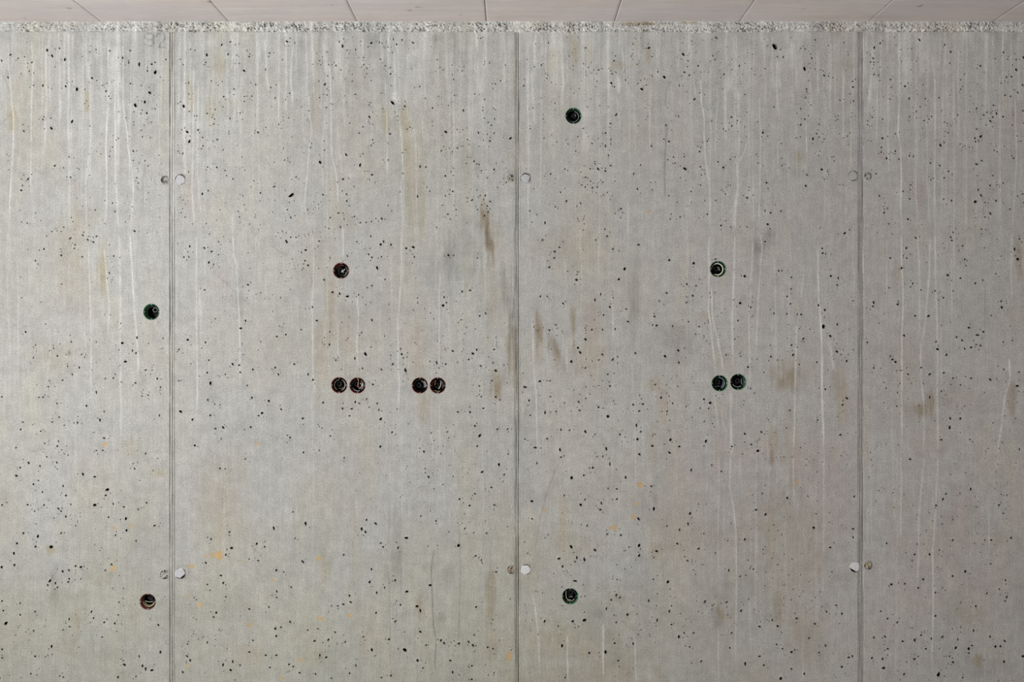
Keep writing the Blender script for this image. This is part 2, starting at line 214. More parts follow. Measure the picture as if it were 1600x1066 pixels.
(400, 712, 3.0125, '''415 10 12,1143 42 14,1063 77 11,1167 90 9,1107 150 12h,1200 140 12,1030 180 9,958 205 9,1005 235 10,1122 233 9,983 343 9,848 307 9,797 80 8,812 100 9,775 285 8,233 320 18v,83 342 18v,172 265 7,183 390 8,520 303 12,497 345 16v,563 320 16d,515 360 14d,598 430 10,668 433 14e,587 412 8,708 388 14,413 467 9,220 500 18d,215 485 9,543 535 12v,535 595 12,568 645 10,655 587 9,605 622 9,820 610 12,953 423 14,1033 472 10,1060 492 12v,1085 365 9,1130 548 9,165 620 9,97 640 12v,97 668 9,60 713 9,95 540 9,130 548 8,40 430 8,3 415 10,10 495 9,445 690 14d,410 700 14h,385 708 12h,355 707 9h,440 660 10,565 740 9,680 703 10,710 640 12,773 730 16v,757 710 12,160 783 10,90 815 12,95 850 10,117 808 8,275 873 9,340 867 14e,372 832 12d,300 940 14v,243 822 8,290 815 7,505 853 9,625 865 10,655 780 14e,660 768 10,773 830 11,800 893 9,885 883 14d,870 870 10,955 885 10,1000 877 12d,1020 893 14d,1090 903 10,1027 845 7,1115 910 9,545 915 12,420 877 9,95 940 9,45 940 10,65 998 9,155 983 9,175 993 8,205 1023 9,355 1048 10h,470 988 12v,540 930 10,330 950 10,310 945 10,280 1028 8,440 1025 8,635 1035 10,590 1045 8,925 1020 14v,935 1035 12,915 965 12,1015 1053 9,1120 1023 8,1015 990 8,760 965 12,785 1000 9,1035 713 10,700 915 16'''),
(800, 712, 3.0125, '''427 10 14v,117 35 12v,460 40 14v,337 93 9,280 105 12,535 103 10,493 157 8,380 57 10,245 187 8,343 207 10,322 232 12,420 225 14v,415 255 9,93 215 12,95 298 9,493 205 10,353 330 12v,667 250 18v,595 298 16d,655 145 9,843 68 14v,838 272 12,828 323 14v,788 350 10,728 332 9,878 438 10,778 415 9,597 423 16,598 470 14e,550 430 8,447 370 9,512 375 10,390 445 16d,278 430 18d,305 480 16v,340 490 18v,297 500 9,238 522 10,220 485 14,297 590 18h,667 480 8,825 495 12d,680 450 14,665 583 7,495 583 7,740 733 14v,750 708 8,683 775 16v,643 683 12v,907 687 14e,943 705 8,490 657 14v,507 668 12e,467 680 9,443 720 14v,543 748 12,490 785 9,340 775 16,285 780 12,153 780 14e,217 802 7,313 805 7,363 930 9,235 895 18v,483 883 10,440 925 14,500 965 8,570 885 14v,785 853 16v,855 835 10,810 835 8,750 795 9,890 968 9,1010 690 9,1078 730 10,1165 805 10,1135 535 9,1073 568 9,1020 540 10,1095 395 10,1193 277 10,1178 178 9,1148 255 10,1033 835 9,1025 905 9,1097 980 16v,1185 987 9,1165 945 10,985 75 9,940 45 7,1015 400 6,733 595 14,250 1045 8,835 900 9'''),
(1200, 712, 3.0125, '''665 15 20e,953 158 14v,1087 233 9,1107 272 9,823 205 14e,837 180 9,790 235 10,558 413 9,868 398 9,1020 398 9,1050 398 10,1143 388 10,90 200 10,400 345 9,400 385 8,405 193 9,292 433 9,215 340 12,760 465 10,690 465 8,807 445 7,928 545 11,868 567 10,580 607 10,643 603 8,730 583 8,707 623 9,1117 587 8,1030 648 9,1088 628 8,1123 665 14e,1115 685 10,978 710 10,787 645 8,1048 510 8,135 767 10,45 803 10,20 775 9,220 792 10,193 860 10,275 735 12d,347 745 12,320 705 9,418 735 12e,240 927 10,270 895 9,68 910 9,110 925 14,125 915 9,380 950 10,397 945 12v,347 995 10,110 1005 9,170 1027 9,60 1050 14,40 890 9,563 767 9,498 857 9,550 853 10,608 785 9,633 875 9,690 870 12,720 845 9,743 910 9,768 862 9,563 910 9,488 953 10,543 1000 12,538 958 9,690 958 10,820 853 14e,967 825 8,893 865 12v,883 905 14,855 945 12v,870 973 12,945 910 14,945 930 10,960 895 9,1045 853 12v,1070 900 12,1113 873 14d,1093 898 9,1110 970 9,1200 945 12,915 1045 8,640 1030 9,802 1030 16,787 755 8,530 733 9'''),
]
# lime runs: (x origin, y origin, magnification, [(strength, width, 'x y,x y,...')])
RUNS = [
(0, 100, 4.0, [(.9,5,'52 -150,50 0,60 60,72 220,85 340,85 500,72 700,60 880,57 1064'),(.35,6,'160 -60,165 60,160 180'),(.65,7,'200 -130,207 40,195 300,195 520,193 760,193 900'),(.55,6,'290 -120,290 0,290 120,295 260'),(.4,6,'378 -140,378 0,375 130,370 220,375 470'),(.4,6,'428 -150,432 0,435 180,447 300,445 600'),(.8,20,'558 -20,556 60,560 115'),(.65,7,'560 100,560 300,570 440,550 640,535 750,540 900,540 1050'),(.9,8,'680 -150,675 0,683 90,675 300,662 500,668 700,665 900,650 1064'),(.85,62,'722 -120,722 0,724 110,735 180'),(.8,9,'722 110,720 300,722 420,722 700,735 900,738 1064'),(.9,6,'768 -120,770 0,770 170,770 260,795 420,800 520,825 660,835 790,825 950,815 1064'),(.8,9,'752 245,748 340,735 372'),(.4,6,'985 -150,990 0,990 200,995 500,1000 680'),(.25,6,'895 20,895 380'),(.6,8,'1210 20,1210 300,1205 600,1200 780,1215 1000,1222 1064'),(.55,8,'1240 90,1235 500,1235 700,1250 850,1260 1000'),(.4,6,'1320 180,1318 420,1325 700'),(.45,6,'1420 40,1418 200,1440 280'),(.4,6,'1455 70,1465 250,1455 400'),(.3,6,'130 520,110 620,105 760'),(.25,5,'262 600,262 800'),(.7,6,'1455 940,1455 1064')]),
(0, 366, 3.0125, [(.6,6,'925 0,925 400,930 700,925 940'),(.45,6,'940 250,950 600'),(.7,6,'1097 0,1100 100,1115 140,1122 330,1130 480,1130 780'),(.5,5,'418 60,425 300,430 500,428 820'),(.5,8,'563 0,567 200,567 600,570 1060'),(.6,5,'490 60,505 230,515 350,505 500'),(.85,6,'613 0,615 60,625 200,630 330,640 430,650 560,650 700'),(.25,6,'85 150,85 700'),(.35,5,'43 0,45 200')]),
(400, 0, 4.0, [(.75,7,'50 240,55 250,65 450,75 530,85 600'),(.7,9,'235 270,222 380,218 500,228 620,235 680'),(.45,7,'318 380,322 400'),(.6,8,'440 330,450 480'),(.55,9,'525 310,535 430,530 520'),(.7,14,'868 320,868 400,872 580'),(.5,7,'945 330,950 380'),(.4,9,'1020 370,1025 520')]),
(400, 100, 4.0, [(.6,6,'322 0,325 150,332 280,348 420,325 600,318 720,302 880,325 1000,340 1064'),(.85,6,'455 0,460 30,470 200,468 420,475 580,495 650,510 760,518 910'),(.4,5,'430 200,428 400,415 500,415 780'),(.35,6,'515 420,520 520,540 700'),(.4,6,'550 100,555 400'),(.6,6,'808 100,818 300,820 500,820 740'),(.75,26,'872 150,865 200,868 235'),(.8,6,'895 190,880 270,885 330,900 390,915 480,918 680,908 760,910 900,922 980,918 1064'),(.6,8,'935 90,932 250'),(.4,5,'1045 310,1040 440'),(.25,6,'1145 400,1148 750'),(.4,8,'1330 60,1330 370'),(.3,8,'1200 20,1200 260'),(.3,8,'1410 60,1412 380'),(.35,5,'1002 480,1004 900')]),
(400, 366, 3.0125, [(.5,6,'265 0,272 90,270 230,265 330,268 520,268 660,275 720,255 840'),(.7,5,'408 -40,410 0,410 110'),(.65,6,'685 0,683 200,675 340,668 400,670 620,675 690,670 870'),(.6,5,'475 290,483 370,477 500,480 640'),(.5,5,'865 170,862 400,862 640'),(.35,5,'865 780,865 1060'),(.5,5,'820 770,825 900,835 1060'),(.3,5,'45 190,50 290'),(.3,6,'635 100,640 330'),(.3,5,'905 280,908 480'),(.35,5,'383 420,387 580')]),
(800, 100, 4.0, [(.55,14,'125 40,130 180,140 290,140 380'),(.35,6,'180 150,185 300,178 800'),(.75,16,'662 60,668 120,668 180'),(.4,7,'655 190,665 300,675 400'),(.6,7,'870 105,865 250,860 420,865 520,875 580'),(.85,7,'1180 90,1185 230,1200 320,1203 480,1210 600,1220 660,1237 780,1235 1010,1240 1064'),(.6,7,'1280 120,1285 250,1275 400,1270 600'),(.45,10,'1415 160,1420 350,1420 470,1412 620'),(.6,18,'1412 600,1412 800,1395 900,1390 1064'),(.6,8,'1470 480,1450 560,1420 610'),(.5,7,'1545 200,1550 330,1555 480,1550 800,1540 1064'),(.35,6,'1500 400,1510 1000'),(.45,8,'725 840,725 1064'),(.5,60,'1375 60,1375 160')]),
(800, 366, 3.0125, [(.8,6,'930 0,925 100,928 200,925 360,935 440,945 520,955 600,962 670'),(.75,5,'938 240,945 400,970 500,985 570,995 650'),(.7,8,'1050 0,1045 200,1038 400,1040 640'),(.5,7,'1135 20,1128 180,1120 240'),(.55,6,'1170 0,1178 60,1160 300,1155 400,1150 600'),(.5,6,'1125 250,1115 400,1120 660,1115 760'),(.35,5,'475 320,478 460'),(.6,5,'95 380,100 520,100 600,108 680,115 760,120 1060'),(.4,6,'255 530,260 640'),(.35,6,'565 600,570 740'),(.5,5,'945 730,960 820,975 920'),(.55,9,'1030 730,1030 850,1035 1060'),(.45,5,'985 830,1000 920'),(.3,6,'470 320,478 500')]),
(800, 712, 3.0125, [(.55,5,'95 650,110 720,125 850,130 1010'),(.55,6,'262 840,262 1070'),(.75,6,'430 790,430 1030'),(.6,5,'575 830,580 900,585 1070'),(.35,5,'645 960,650 1070'),(.5,5,'970 800,975 1070'),(.6,6,'1030 0,1025 150,1040 230,1055 350,1058 600,1050 1000'),(.4,5,'975 0,972 230,970 600'),(.35,5,'1000 120,995 380'),(.35,6,'1150 0,1150 300,1145 800'),(.35,6,'1120 680,1125 940'),(.35,6,'1075 0,1075 120')]),
(1200, 100, 4.0, [(.6,7,'240 430,243 560'),(.6,8,'472 40,468 300,470 520'),(.35,8,'420 60,420 300'),(.5,9,'640 130,620 300'),(.5,8,'685 60,680 500'),(.5,10,'750 120,755 700'),(.85,8,'815 -120,822 0,825 200,812 430,830 520,835 720,830 900,840 1064'),(.75,7,'1030 -60,1045 130,1045 420,1042 640,1042 1064'),(.45,7,'990 330,1000 800,1010 1000'),(.55,7,'915 250,920 400,925 800,940 1000'),(.35,8,'1090 100,1090 900'),(.55,8,'1545 220,1550 400,1555 600,1535 900,1530 1064'),(.3,7,'490 700,488 1000'),(.3,8,'60 380,65 700'),(.3,8,'180 300,180 700'),(.35,10,'265 100,270 340'),(.35,7,'125 560,130 800'),(.3,7,'360 740,350 1000')]),
(1200, 0, 4.0, [(.55,30,'150 250,148 420'),(.35,40,'420 230,420 430'),(.35,40,'600 250,600 500'),(.4,120,'1000 210,1000 480'),(.4,40,'860 330,860 560'),(.5,9,'1215 230,1215 370'),(.6,9,'1470 220,1465 420')]),
(1200, 366, 3.0125, [(.85,6,'628 0,630 150,637 280,632 450,630 600,630 900,630 1060'),(.5,6,'705 0,712 150,715 500'),(.6,6,'762 0,760 200,745 350,730 500,725 560'),(.7,6,'788 0,790 250,797 400,797 700,800 1060'),(.65,6,'718 500,720 680,735 780,735 950,728 1060'),(.4,5,'863 100,868 450'),(.3,6,'815 200,818 800'),(.6,6,'1147 0,1145 200,1150 340'),(.7,6,'1135 580,1140 680,1112 780,1100 900,1085 1000,1080 1060'),(.4,6,'30 100,35 350,40 600,50 700'),(.5,6,'170 190,155 300'),(.85,8,'235 60,240 300,250 430,255 620,255 760,260 900,265 1060'),(.5,12,'290 500,300 560,310 640'),(.7,6,'135 420,130 650,125 900,120 1060'),(.3,6,'375 400,375 500'),(.3,6,'560 20,558 300')]),
(1200, 712, 3.0125, [(.5,6,'628 0,625 400'),(.5,6,'735 0,720 180,710 300,705 650'),(.6,7,'800 0,790 250,775 450,780 600,770 1060'),(.5,6,'120 0,122 230'),(.4,6,'262 0,262 500'),(.4,6,'470 240,470 420'),(.3,6,'165 830,165 1060'),(.3,5,'1020 900,1020 1060')]),
]
# hairline cracks and scratches (darker): strength, width, points
CRACKS = [
(400, 712, 3.0125, [(.5,3,'625 160,628 280,620 430,615 510,628 600,632 900,635 1040'),(.75,5,'838 445,825 530,828 650,835 800,848 870,842 1000'),(.45,3.5,'955 300,953 350,960 430,960 520,955 800,952 880'),(.35,3,'180 240,183 500'),(.3,3,'455 400,460 640'),(.4,3,'745 460,830 458'),(.35,3,'700 505,770 515')]),
(800, 100, 4.0, [(.45,7,'1000 112,972 145,962 180,962 260'),(.65,8,'970 392,962 470,957 560,955 815')]),
(800, 712, 3.0125, [(.5,3,'215 40,190 100,165 170,130 300,112 420'),(.3,3,'460 0,458 230'),(.25,3,'900 230,970 220')]),
(1200, 366, 3.0125, [(.45,3,'1022 250,1020 480'),(.3,3,'818 380,818 470')]),
(1200, 712, 3.0125, [(.5,3,'170 748,200 725,232 698'),(.4,3,'165 700,180 725')]),
(0, 100, 4.0, [(.45,4,'905 620,895 720,893 880'),(.5,5,'0 380,35 345,70 300'),(.45,5,'5 40,35 110,65 190'),(.35,4,'790 500,850 440,945 365'),(.3,4,'1310 790,1380 850,1440 930'),(.3,4,'110 685,270 670')]),
(1200, 100, 4.0, [(.5,5,'1308 640,1303 700,1312 790'),(.55,5,'1330 818,1350 850,1345 930'),(.35,4,'1310 960,1270 1010,1235 1048')]),
(0, 366, 3.0125, [(.45,3,'1020 200,1060 225,1110 275'),(.35,3,'1030 195,1080 240'),(.35,3,'1140 565,1205 610'),(.35,3,'1135 580,1200 625'),(.45,3,'135 1025,180 1015,225 1010'),(.45,3,'30 420,80 430'),(.3,3,'880 560,930 630'),(.3,3,'890 950,960 1000,1020 1040'),(.3,3,'110 435,190 440')]),
(400, 366, 3.0125, [(.45,3,'75 55,110 80,150 100'),(.45,3,'95 50,120 70,140 90'),(.35,3,'100 75,140 105'),(.3,3,'150 150,220 205'),(.35,3,'40 935,90 955,160 970'),(.35,4,'20 520,40 560,55 605'),(.25,3,'0 600,60 640,110 665'),(.25,3,'250 960,330 980')]),
]
# broad stains: x, y, half width, half height, lean, (r, g, b) multiplier
TAN, GREY, BRN, OCH, PINK = (0.93,0.88,0.79), (0.80,0.80,0.79), (0.80,0.73,0.63), (0.90,0.82,0.64), (0.97,0.90,0.87)
STAINS = [
(757,345,6,34,.1,BRN),(767,388,8,32,.25,BRN),(760,360,5,40,.15,GREY),(842,515,6,38,.03,BRN),(871,550,8,30,.4,BRN),(868,540,6,24,.3,GREY),(897,505,5,26,0,BRN),(1235,592,12,20,0,BRN),(1222,600,9,14,0,BRN),(1440,640,12,12,0,BRN),(1185,386,12,12,0,GREY),(1203,366,12,9,0,GREY),(1182,402,6,36,0,GREY),(800,515,7,46,0,GREY),(786,440,5,30,0,GREY),(702,400,10,40,0,GREY),(776,610,6,16,0,BRN),(1204,720,5,16,0,GREY),(1020,700,6,40,0,TAN),
(762,375,9,55,.12,BRN),(757,330,6,30,.1,TAN),(770,360,16,40,.2,TAN),(765,475,14,80,0,TAN),(790,460,5,40,0,GREY),(842,520,8,42,.05,BRN),(866,548,8,38,.35,BRN),(896,508,6,32,0,BRN),
(925,500,16,40,0,PINK),(925,560,36,30,0,TAN),(1180,388,30,18,0,GREY),(1200,372,10,20,0,GREY),(1247,245,5,13,.1,OCH),(1232,585,34,30,0,BRN),(1437,642,26,16,0,BRN),(1452,625,8,20,0,BRN),(1592,398,6,36,0,BRN),(1580,620,9,28,0,BRN),
(375,475,8,28,0,GREY),(345,440,22,30,0,PINK),(632,190,10,40,0,OCH),(640,290,10,100,0,TAN),(658,300,8,100,0,TAN),(535,345,26,24,0,TAN),(490,170,8,36,0,PINK),(603,190,7,28,0,OCH),(135,160,7,18,0,OCH),(118,290,12,14,0,PINK),
(68,140,8,50,0,TAN),(22,190,9,22,0,OCH),(26,135,8,14,0,PINK),(110,380,32,50,0,TAN),(125,450,44,50,0,TAN),(160,420,8,40,0,OCH),(85,560,36,30,0,TAN),(205,700,12,18,0,TAN),(128,340,30,30,0,TAN),(295,300,16,34,0,PINK),
(720,400,46,70,-.5,GREY),(735,250,26,24,0,GREY),(798,275,8,10,0,GREY),(800,545,9,60,0,BRN),(797,480,5,70,0,GREY),(776,600,11,28,0,BRN),(690,966,11,11,0,GREY),(655,945,7,22,0,BRN),(767,930,8,60,0,BRN),(770,1010,14,30,0,TAN),
(1120,962,10,24,.1,GREY),(1124,955,6,16,.3,OCH),(880,1000,90,30,0,TAN),(960,1030,80,30,0,TAN),(900,1060,140,24,0,TAN),(1100,500,16,14,0,TAN),(662,636,9,26,0,TAN),(655,560,14,60,0,TAN),(965,102,26,7,0,OCH),(1013,85,6,18,0,OCH),(865,92,7,20,0,OCH),(898,82,5,20,0,OCH),(920,80,7,16,0,TAN),
(345,105,10,20,0,TAN),(330,175,10,26,0,OCH),(298,150,6,30,0,OCH),(355,165,16,18,0,TAN),(268,90,4,45,0,BRN),(1218,950,14,34,0,BRN),(1205,800,8,80,0,TAN),(1205,690,12,30,0,TAN),(1235,700,14,80,0,TAN),(1310,590,12,40,0,TAN),(1315,640,10,40,0,TAN),(1260,1000,40,50,0,TAN),
(880,820,7,44,0,TAN),(490,400,30,60,0,TAN),(515,470,10,60,0,TAN),(500,560,12,80,0,TAN),(530,500,24,60,0,TAN),(545,530,14,24,0,PINK),(385,1020,30,20,0,TAN),(485,1030,22,20,0,TAN),(570,1010,10,30,0,PINK),(555,880,14,120,0,TAN),(507,890,10,28,0,TAN),
(1250,720,40,40,0,PINK),(1130,560,26,24,0,TAN),(1160,535,14,20,0,TAN),(1120,640,18,16,0,TAN),(1020,600,14,12,0,OCH),(1035,630,8,40,0,PINK),(1415,260,10,34,0,PINK),(1440,305,12,28,0,PINK),(1378,245,16,12,0,PINK),(1405,430,10,30,0,TAN),(1585,180,14,30,0,PINK),(1415,555,30,40,0,PINK),(1500,620,40,22,0,PINK),(1530,1040,40,20,0,GREY),(1460,1035,30,8,0,TAN),(1528,1032,8,12,0,OCH),(1510,960,22,18,0,TAN),(1500,800,30,60,0,PINK),(1450,690,40,30,0,PINK),(1555,845,16,12,0,TAN),
(345,780,40,90,0,TAN),(110,1010,18,20,0,TAN),(85,920,9,36,0,GREY),(118,968,12,16,0,TAN),(80,860,9,8,0,OCH),(250,740,10,9,0,OCH),(1065,540,40,30,0,GREY),(990,460,10,80,0,GREY),(880,390,60,40,0,TAN),(680,60,12,8,0,GREY),(585,65,11,12,0,GREY),(475,70,8,10,0,GREY),(500,62,5,12,0,GREY),(720,90,18,12,0,GREY),(708,70,4,20,0,GREY),(755,70,5,14,0,GREY),
(108,552,4,4,0,GREY),(108,552,3,3,0,GREY),(1026,860,9,14,0,TAN),(905,855,40,25,0,TAN),(965,935,14,8,0,BRN),(935,958,8,8,0,GREY),(1025,780,5,16,0,GREY),(620,860,12,60,0,GREY),(700,900,14,20,0,GREY),(1225,870,60,120,0,TAN),(1480,900,120,100,0,PINK),(1290,800,60,120,0,PINK),(1160,700,70,60,0,PINK),(1100,800,90,90,0,PINK),
]
# thin flakes of formwork residue (ochre): x, y, half w, half h, lean
FLAKES = [(341,867,8,5,-.3),(331,868,4,4,0),(345,871,5,4,0),(321,869,3,3,0),(177,888,6,4,-.5),(299,885,6,2.6,0),(375,877,3,2,-.4),(313,945,5,4,-.7),(291,930,4,2,0),(391,977,4,3,-.6),(292,1042,4,3,-.7),(163,695,5,4,0),(402,693,5,2,0),(999,757,6,5,0),(996,787,4,2.4,0),(990,808,5,3.4,.3),(958,825,6,3,-.2),(850,796,3,3,0),(1247,754,4,3,0),(1260,757,2,2,0),(498,873,5,4,0),(500,967,7,3,0),(428,908,3,2,0),(470,1031,4,4,-.5),(546,962,4,2,0),(383,950,2,2,0),(440,1060,3,3,0),(795,1026,5,6,0),(205,822,3,2,0),(180,826,3,2,0),(1015,330,5,1.6,0)]
# ------------------------------------------------------------------ the wall's surface as functions of position (in 2.5 mm units)
def parse_lines(tiles):
    out = []
    for ox, oy, mg, items in tiles:
        for s, w, pts in items:
            p = np.array([[float(c) for c in q.split()] for q in pts.split(',')])
            out.append((s, w/mg, np.column_stack((ox + p[:, 0]/mg, oy + p[:, 1]/mg))))
    return out

RUN_LINES = [(min(1, s*1.1), max(0.85, w*0.55), p) for s, w, p in parse_lines(RUNS)]
rng = random.Random(41)
for i in range(460):                       # the many short faint runs under the top edge
    x = rng.uniform(-500, 2200)
    dens = float(vnoise(x/120.0, 3.3, 77))
    if rng.random() > 0.35 + dens: continue
    ln = min(30 + rng.expovariate(1/85.0), 420)
    y0 = 48 + rng.choice((0, 0, 0, 30, 70))*rng.random()
    n = 7; pts = []; xx = x
    for k in range(n):
        pts.append((xx, y0 + ln*k/(n-1))); xx += rng.gauss(0, 0.7)
    RUN_LINES.append((rng.uniform(.2, .62), rng.uniform(0.65, 1.9), np.array(pts)))
for i in range(120):                       # and faint long ones lower down
    x = rng.uniform(-500, 2200); y0 = rng.uniform(150, 800); ln = rng.uniform(80, 320)
    pts = []; xx = x
    for k in range(7):
        pts.append((xx, y0 + ln*k/6)); xx += rng.gauss(0, 1.2)
    RUN_LINES.append((rng.uniform(.08, .26), rng.uniform(0.6, 1.4), np.array(pts)))
CRACK_LINES = parse_lines(CRACKS)

JOINTS = [-270.0, 268.5, 808.0, 1345.3, 1882.0]
HALF = 4.9
BOXES = [(896,181),(533,423),(1122,420.5),(236.5,487.5),(530,602),(558.5,602.5),(656,602.5),(684,602.5),(1124.5,599),(1153.5,597),(231,940.5),(891,932)]
PLUGS = [(257.5,281.5,6.3),(281.5,280.5,8.0),(257,898,7.0),(281.3,896,8.6),(798,278.5,5.6),(821,278.5,7.8),(799.0,890,6.6),(821,890,7.9),(1332.8,275,7.8),(1356,275,5.6),(1336,886.3,8.2),(1356.3,883.5,6.3)]
BOX_R = 12.7

def seg_dist(px, py, pts):
    d = np.full(px.shape, 1e9)
    for a, b in zip(pts[:-1], pts[1:]):
        v = b - a; L2 = float(v @ v) or 1e-9
        t = np.clip(((px - a[0])*v[0] + (py - a[1])*v[1])/L2, 0, 1)
        d = np.minimum(d, np.hypot(px - a[0] - t*v[0], py - a[1] - t*v[1]))
    return d

def wall_fields(px, py):
    """linear colour (n,3) and lime thickness (n) at wall positions"""
    n = len(px)
    base = np.array([0.325, 0.331, 0.311])
    wob = fbm(px/70, py/110, 11, 4)
    val = 1 + 0.065*fbm(px/190, py/240, 5, 4) + 0.05*fbm(px/24, py/30, 9, 4) + 0.035*fbm(px/8, py/150, 21, 3) + 0.04*fbm(px/3.2, py/5.0, 31, 2)
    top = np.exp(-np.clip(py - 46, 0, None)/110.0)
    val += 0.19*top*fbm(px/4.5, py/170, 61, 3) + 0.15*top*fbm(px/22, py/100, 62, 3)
    val -= 0.07*sstep(0.1, 0.6, fbm(px/55, py/60, 141, 4))*sstep(200, 700, py)
    val += 0.12*np.exp(-np.clip(py - 50, 0, None)/230.0)*(1 + 0.5*fbm(px/120, py/90, 65, 3))  # stronger light on the upper wall, put into the colour
    warm = 0.030*wob + 0.03*sstep(0.05, 0.6, fbm(px/26, py/120, 15, 4))
    col = base[None, :]*val[:, None]
    col[:, 0] *= 1 + 0.6*warm; col[:, 2] *= 1 - 1.3*warm
    grn = 0.012*fbm(px/60, py/90, 171, 3)
    col[:, 1] *= 1 + grn
    col[:, 1] *= 1 - 0.022*sstep(600, 1400, px)*(1 + .5*wob)  # pinkish cast of the light towards the right, tinted into the concrete
    low = sstep(720, 1010, py + 90*wob)*(1 - .75*sstep(800, 1450, px))*(0.75 + 0.4*fbm(px/40, py/45, 181, 3))
    col *= 1 - low[:, None]*np.array([0.085, 0.08, 0.15])[None, :]
    col = np.clip(col, 0.02, 1)
    edge = 0.28*fbm(px/9, py/12, 201, 3) + 0.5*fbm(px/3.6, py/34, 205, 2)
    for x, y, hw, hh, lean, mul in STAINS:
        k = np.nonzero((np.abs(py - y) < hh*1.7) & (np.abs(px - x) < hw*1.9 + abs(lean)*hh*1.7))[0]
        if not len(k): continue
        dy = (py[k] - y)/hh; dx = (px[k] - x - lean*(py[k] - y))/hw
        r = np.hypot(dx, dy) + edge[k]
        f = (1 - sstep(0.25, 1.3, r))*(0.86 if hw < 13 else 0.55)
        col[k] *= 1 - f[:, None]*(1 - np.array(mul))[None, :]
    for x, y, hw, hh, lean in FLAKES:
        k = np.nonzero((np.abs(py - y) < hh*2 + 2) & (np.abs(px - x) < hw*2 + 3))[0]
        if not len(k): continue
        ca, sa = math.cos(lean), math.sin(lean)
        dx = ((px[k]-x)*ca + (py[k]-y)*sa)/hw; dy = (-(px[k]-x)*sa + (py[k]-y)*ca)/hh
        r = np.hypot(dx, dy) + 0.9*edge[k] + 0.35*fbm(px[k]/2.2, py[k]/2.2, 207, 2)
        f = (1 - sstep(0.7, 1.15, r))*0.85
        t = vnoise(px[k]/4, py[k]/3, 209)[:, None]
        oc = np.array([0.42, 0.275, 0.12])*(1-t) + np.array([0.36, 0.295, 0.15])*t
        col[k] = col[k]*(1 - f[:, None]) + oc*f[:, None]
    for s, w, p in CRACK_LINES:
        lo, hi = p.min(0) - 4, p.max(0) + 4
        k = np.nonzero((px > lo[0]) & (px < hi[0]) & (py > lo[1]) & (py < hi[1]))[0]
        if not len(k): continue
        wig = 0.8*fbm(px[k]/9, py[k]/9, 301, 2)
        d = np.abs(seg_dist(px[k] + wig, py[k], p))
        f = s*np.exp(-(d/max(0.75, w*0.6))**2)*(0.6 + 0.5*vnoise(px[k]/6, py[k]/9, 303))
        col[k] *= 1 - 0.62*f[:, None]
    # stencilled number near the top of the first joint
    strokes = [[(228,61),(226,56),(229,52),(236,52),(240,55),(240,70)],[(226,59),(231,62),(239,62)],[(227,69),(231,72),(238,71)],
               [(244,57),(246,53),(252,51),(257,54),(257.5,61),(253,67),(248,73)],[(248,73.5),(257,73.5)]]
    k = np.nonzero((px > 215) & (px < 270) & (py > 46) & (py < 80))[0]
    if len(k):
        d = np.full(len(k), 1e9)
        for s in strokes: d = np.minimum(d, seg_dist(px[k], py[k], np.array(s, float)))
        f = np.exp(-(d/1.5)**2)*(0.55 + 0.6*vnoise(px[k]/3, py[k]/3, 311))
        col[k] *= 1 - 0.46*np.clip(f, 0, 1)[:, None]
    # round print of a tie cone beside two of the tie holes
    for cx, cy, r, s in ((248.5,281,7.6,.35),(287,893.5,8.6,.25),(1372,881,3,.0),(1325.6,906,3.4,.22),(262.0,1004,3.2,.3)):
        k = np.nonzero(np.hypot(px - cx, py - cy) < r + 4)[0]
        if not len(k): continue
        d = np.abs(np.hypot(px[k] - cx, py[k] - cy) - r)
        col[k] *= 1 - s*np.exp(-(d/0.9)**2)[:, None]*(0.4 + 0.8*vnoise(px[k]/5, py[k]/5, 321))[:, None]
    lime = np.zeros(n)
    for s, w, p in RUN_LINES:
        y0, y1 = p[0, 1], p[-1, 1]
        x0, x1 = p[:, 0].min() - 3*w - 2, p[:, 0].max() + 3*w + 2
        k = np.nonzero((py > y0 - 2) & (py < y1 + 6) & (px > x0) & (px < x1))[0]
        if not len(k): continue
        yy = py[k]
        cx = np.interp(yy, p[:, 1], p[:, 0]) + 0.5*(vnoise(np.zeros(len(k)), yy/13, int(p[0, 0]*7) & 1023) - 0.5)
        d = np.abs(px[k] - cx)
        env = sstep(y0 - 2, y0 + 8, yy)*(1 - sstep(y1 - 0.18*(y1-y0), y1 + 5, yy))
        mod = 0.62 + 0.6*vnoise(np.full(len(k), p[0, 0]), yy/22, 401)
        prof = np.exp(-(d/w)**2) if w < 5 else (1 - sstep(0.5*w, 1.35*w, d + 1.4*w*(edge[k])))*0.7
        lime[k] = np.maximum(lime[k], s*env*mod*prof)
    lime = np.clip(lime, 0, 1)
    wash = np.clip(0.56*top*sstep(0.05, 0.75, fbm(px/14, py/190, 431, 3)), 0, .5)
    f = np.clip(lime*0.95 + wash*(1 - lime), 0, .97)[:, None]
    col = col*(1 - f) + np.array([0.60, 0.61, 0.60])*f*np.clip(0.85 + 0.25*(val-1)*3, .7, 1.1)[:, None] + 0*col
    return np.clip(col, 0.02, 0.9), lime

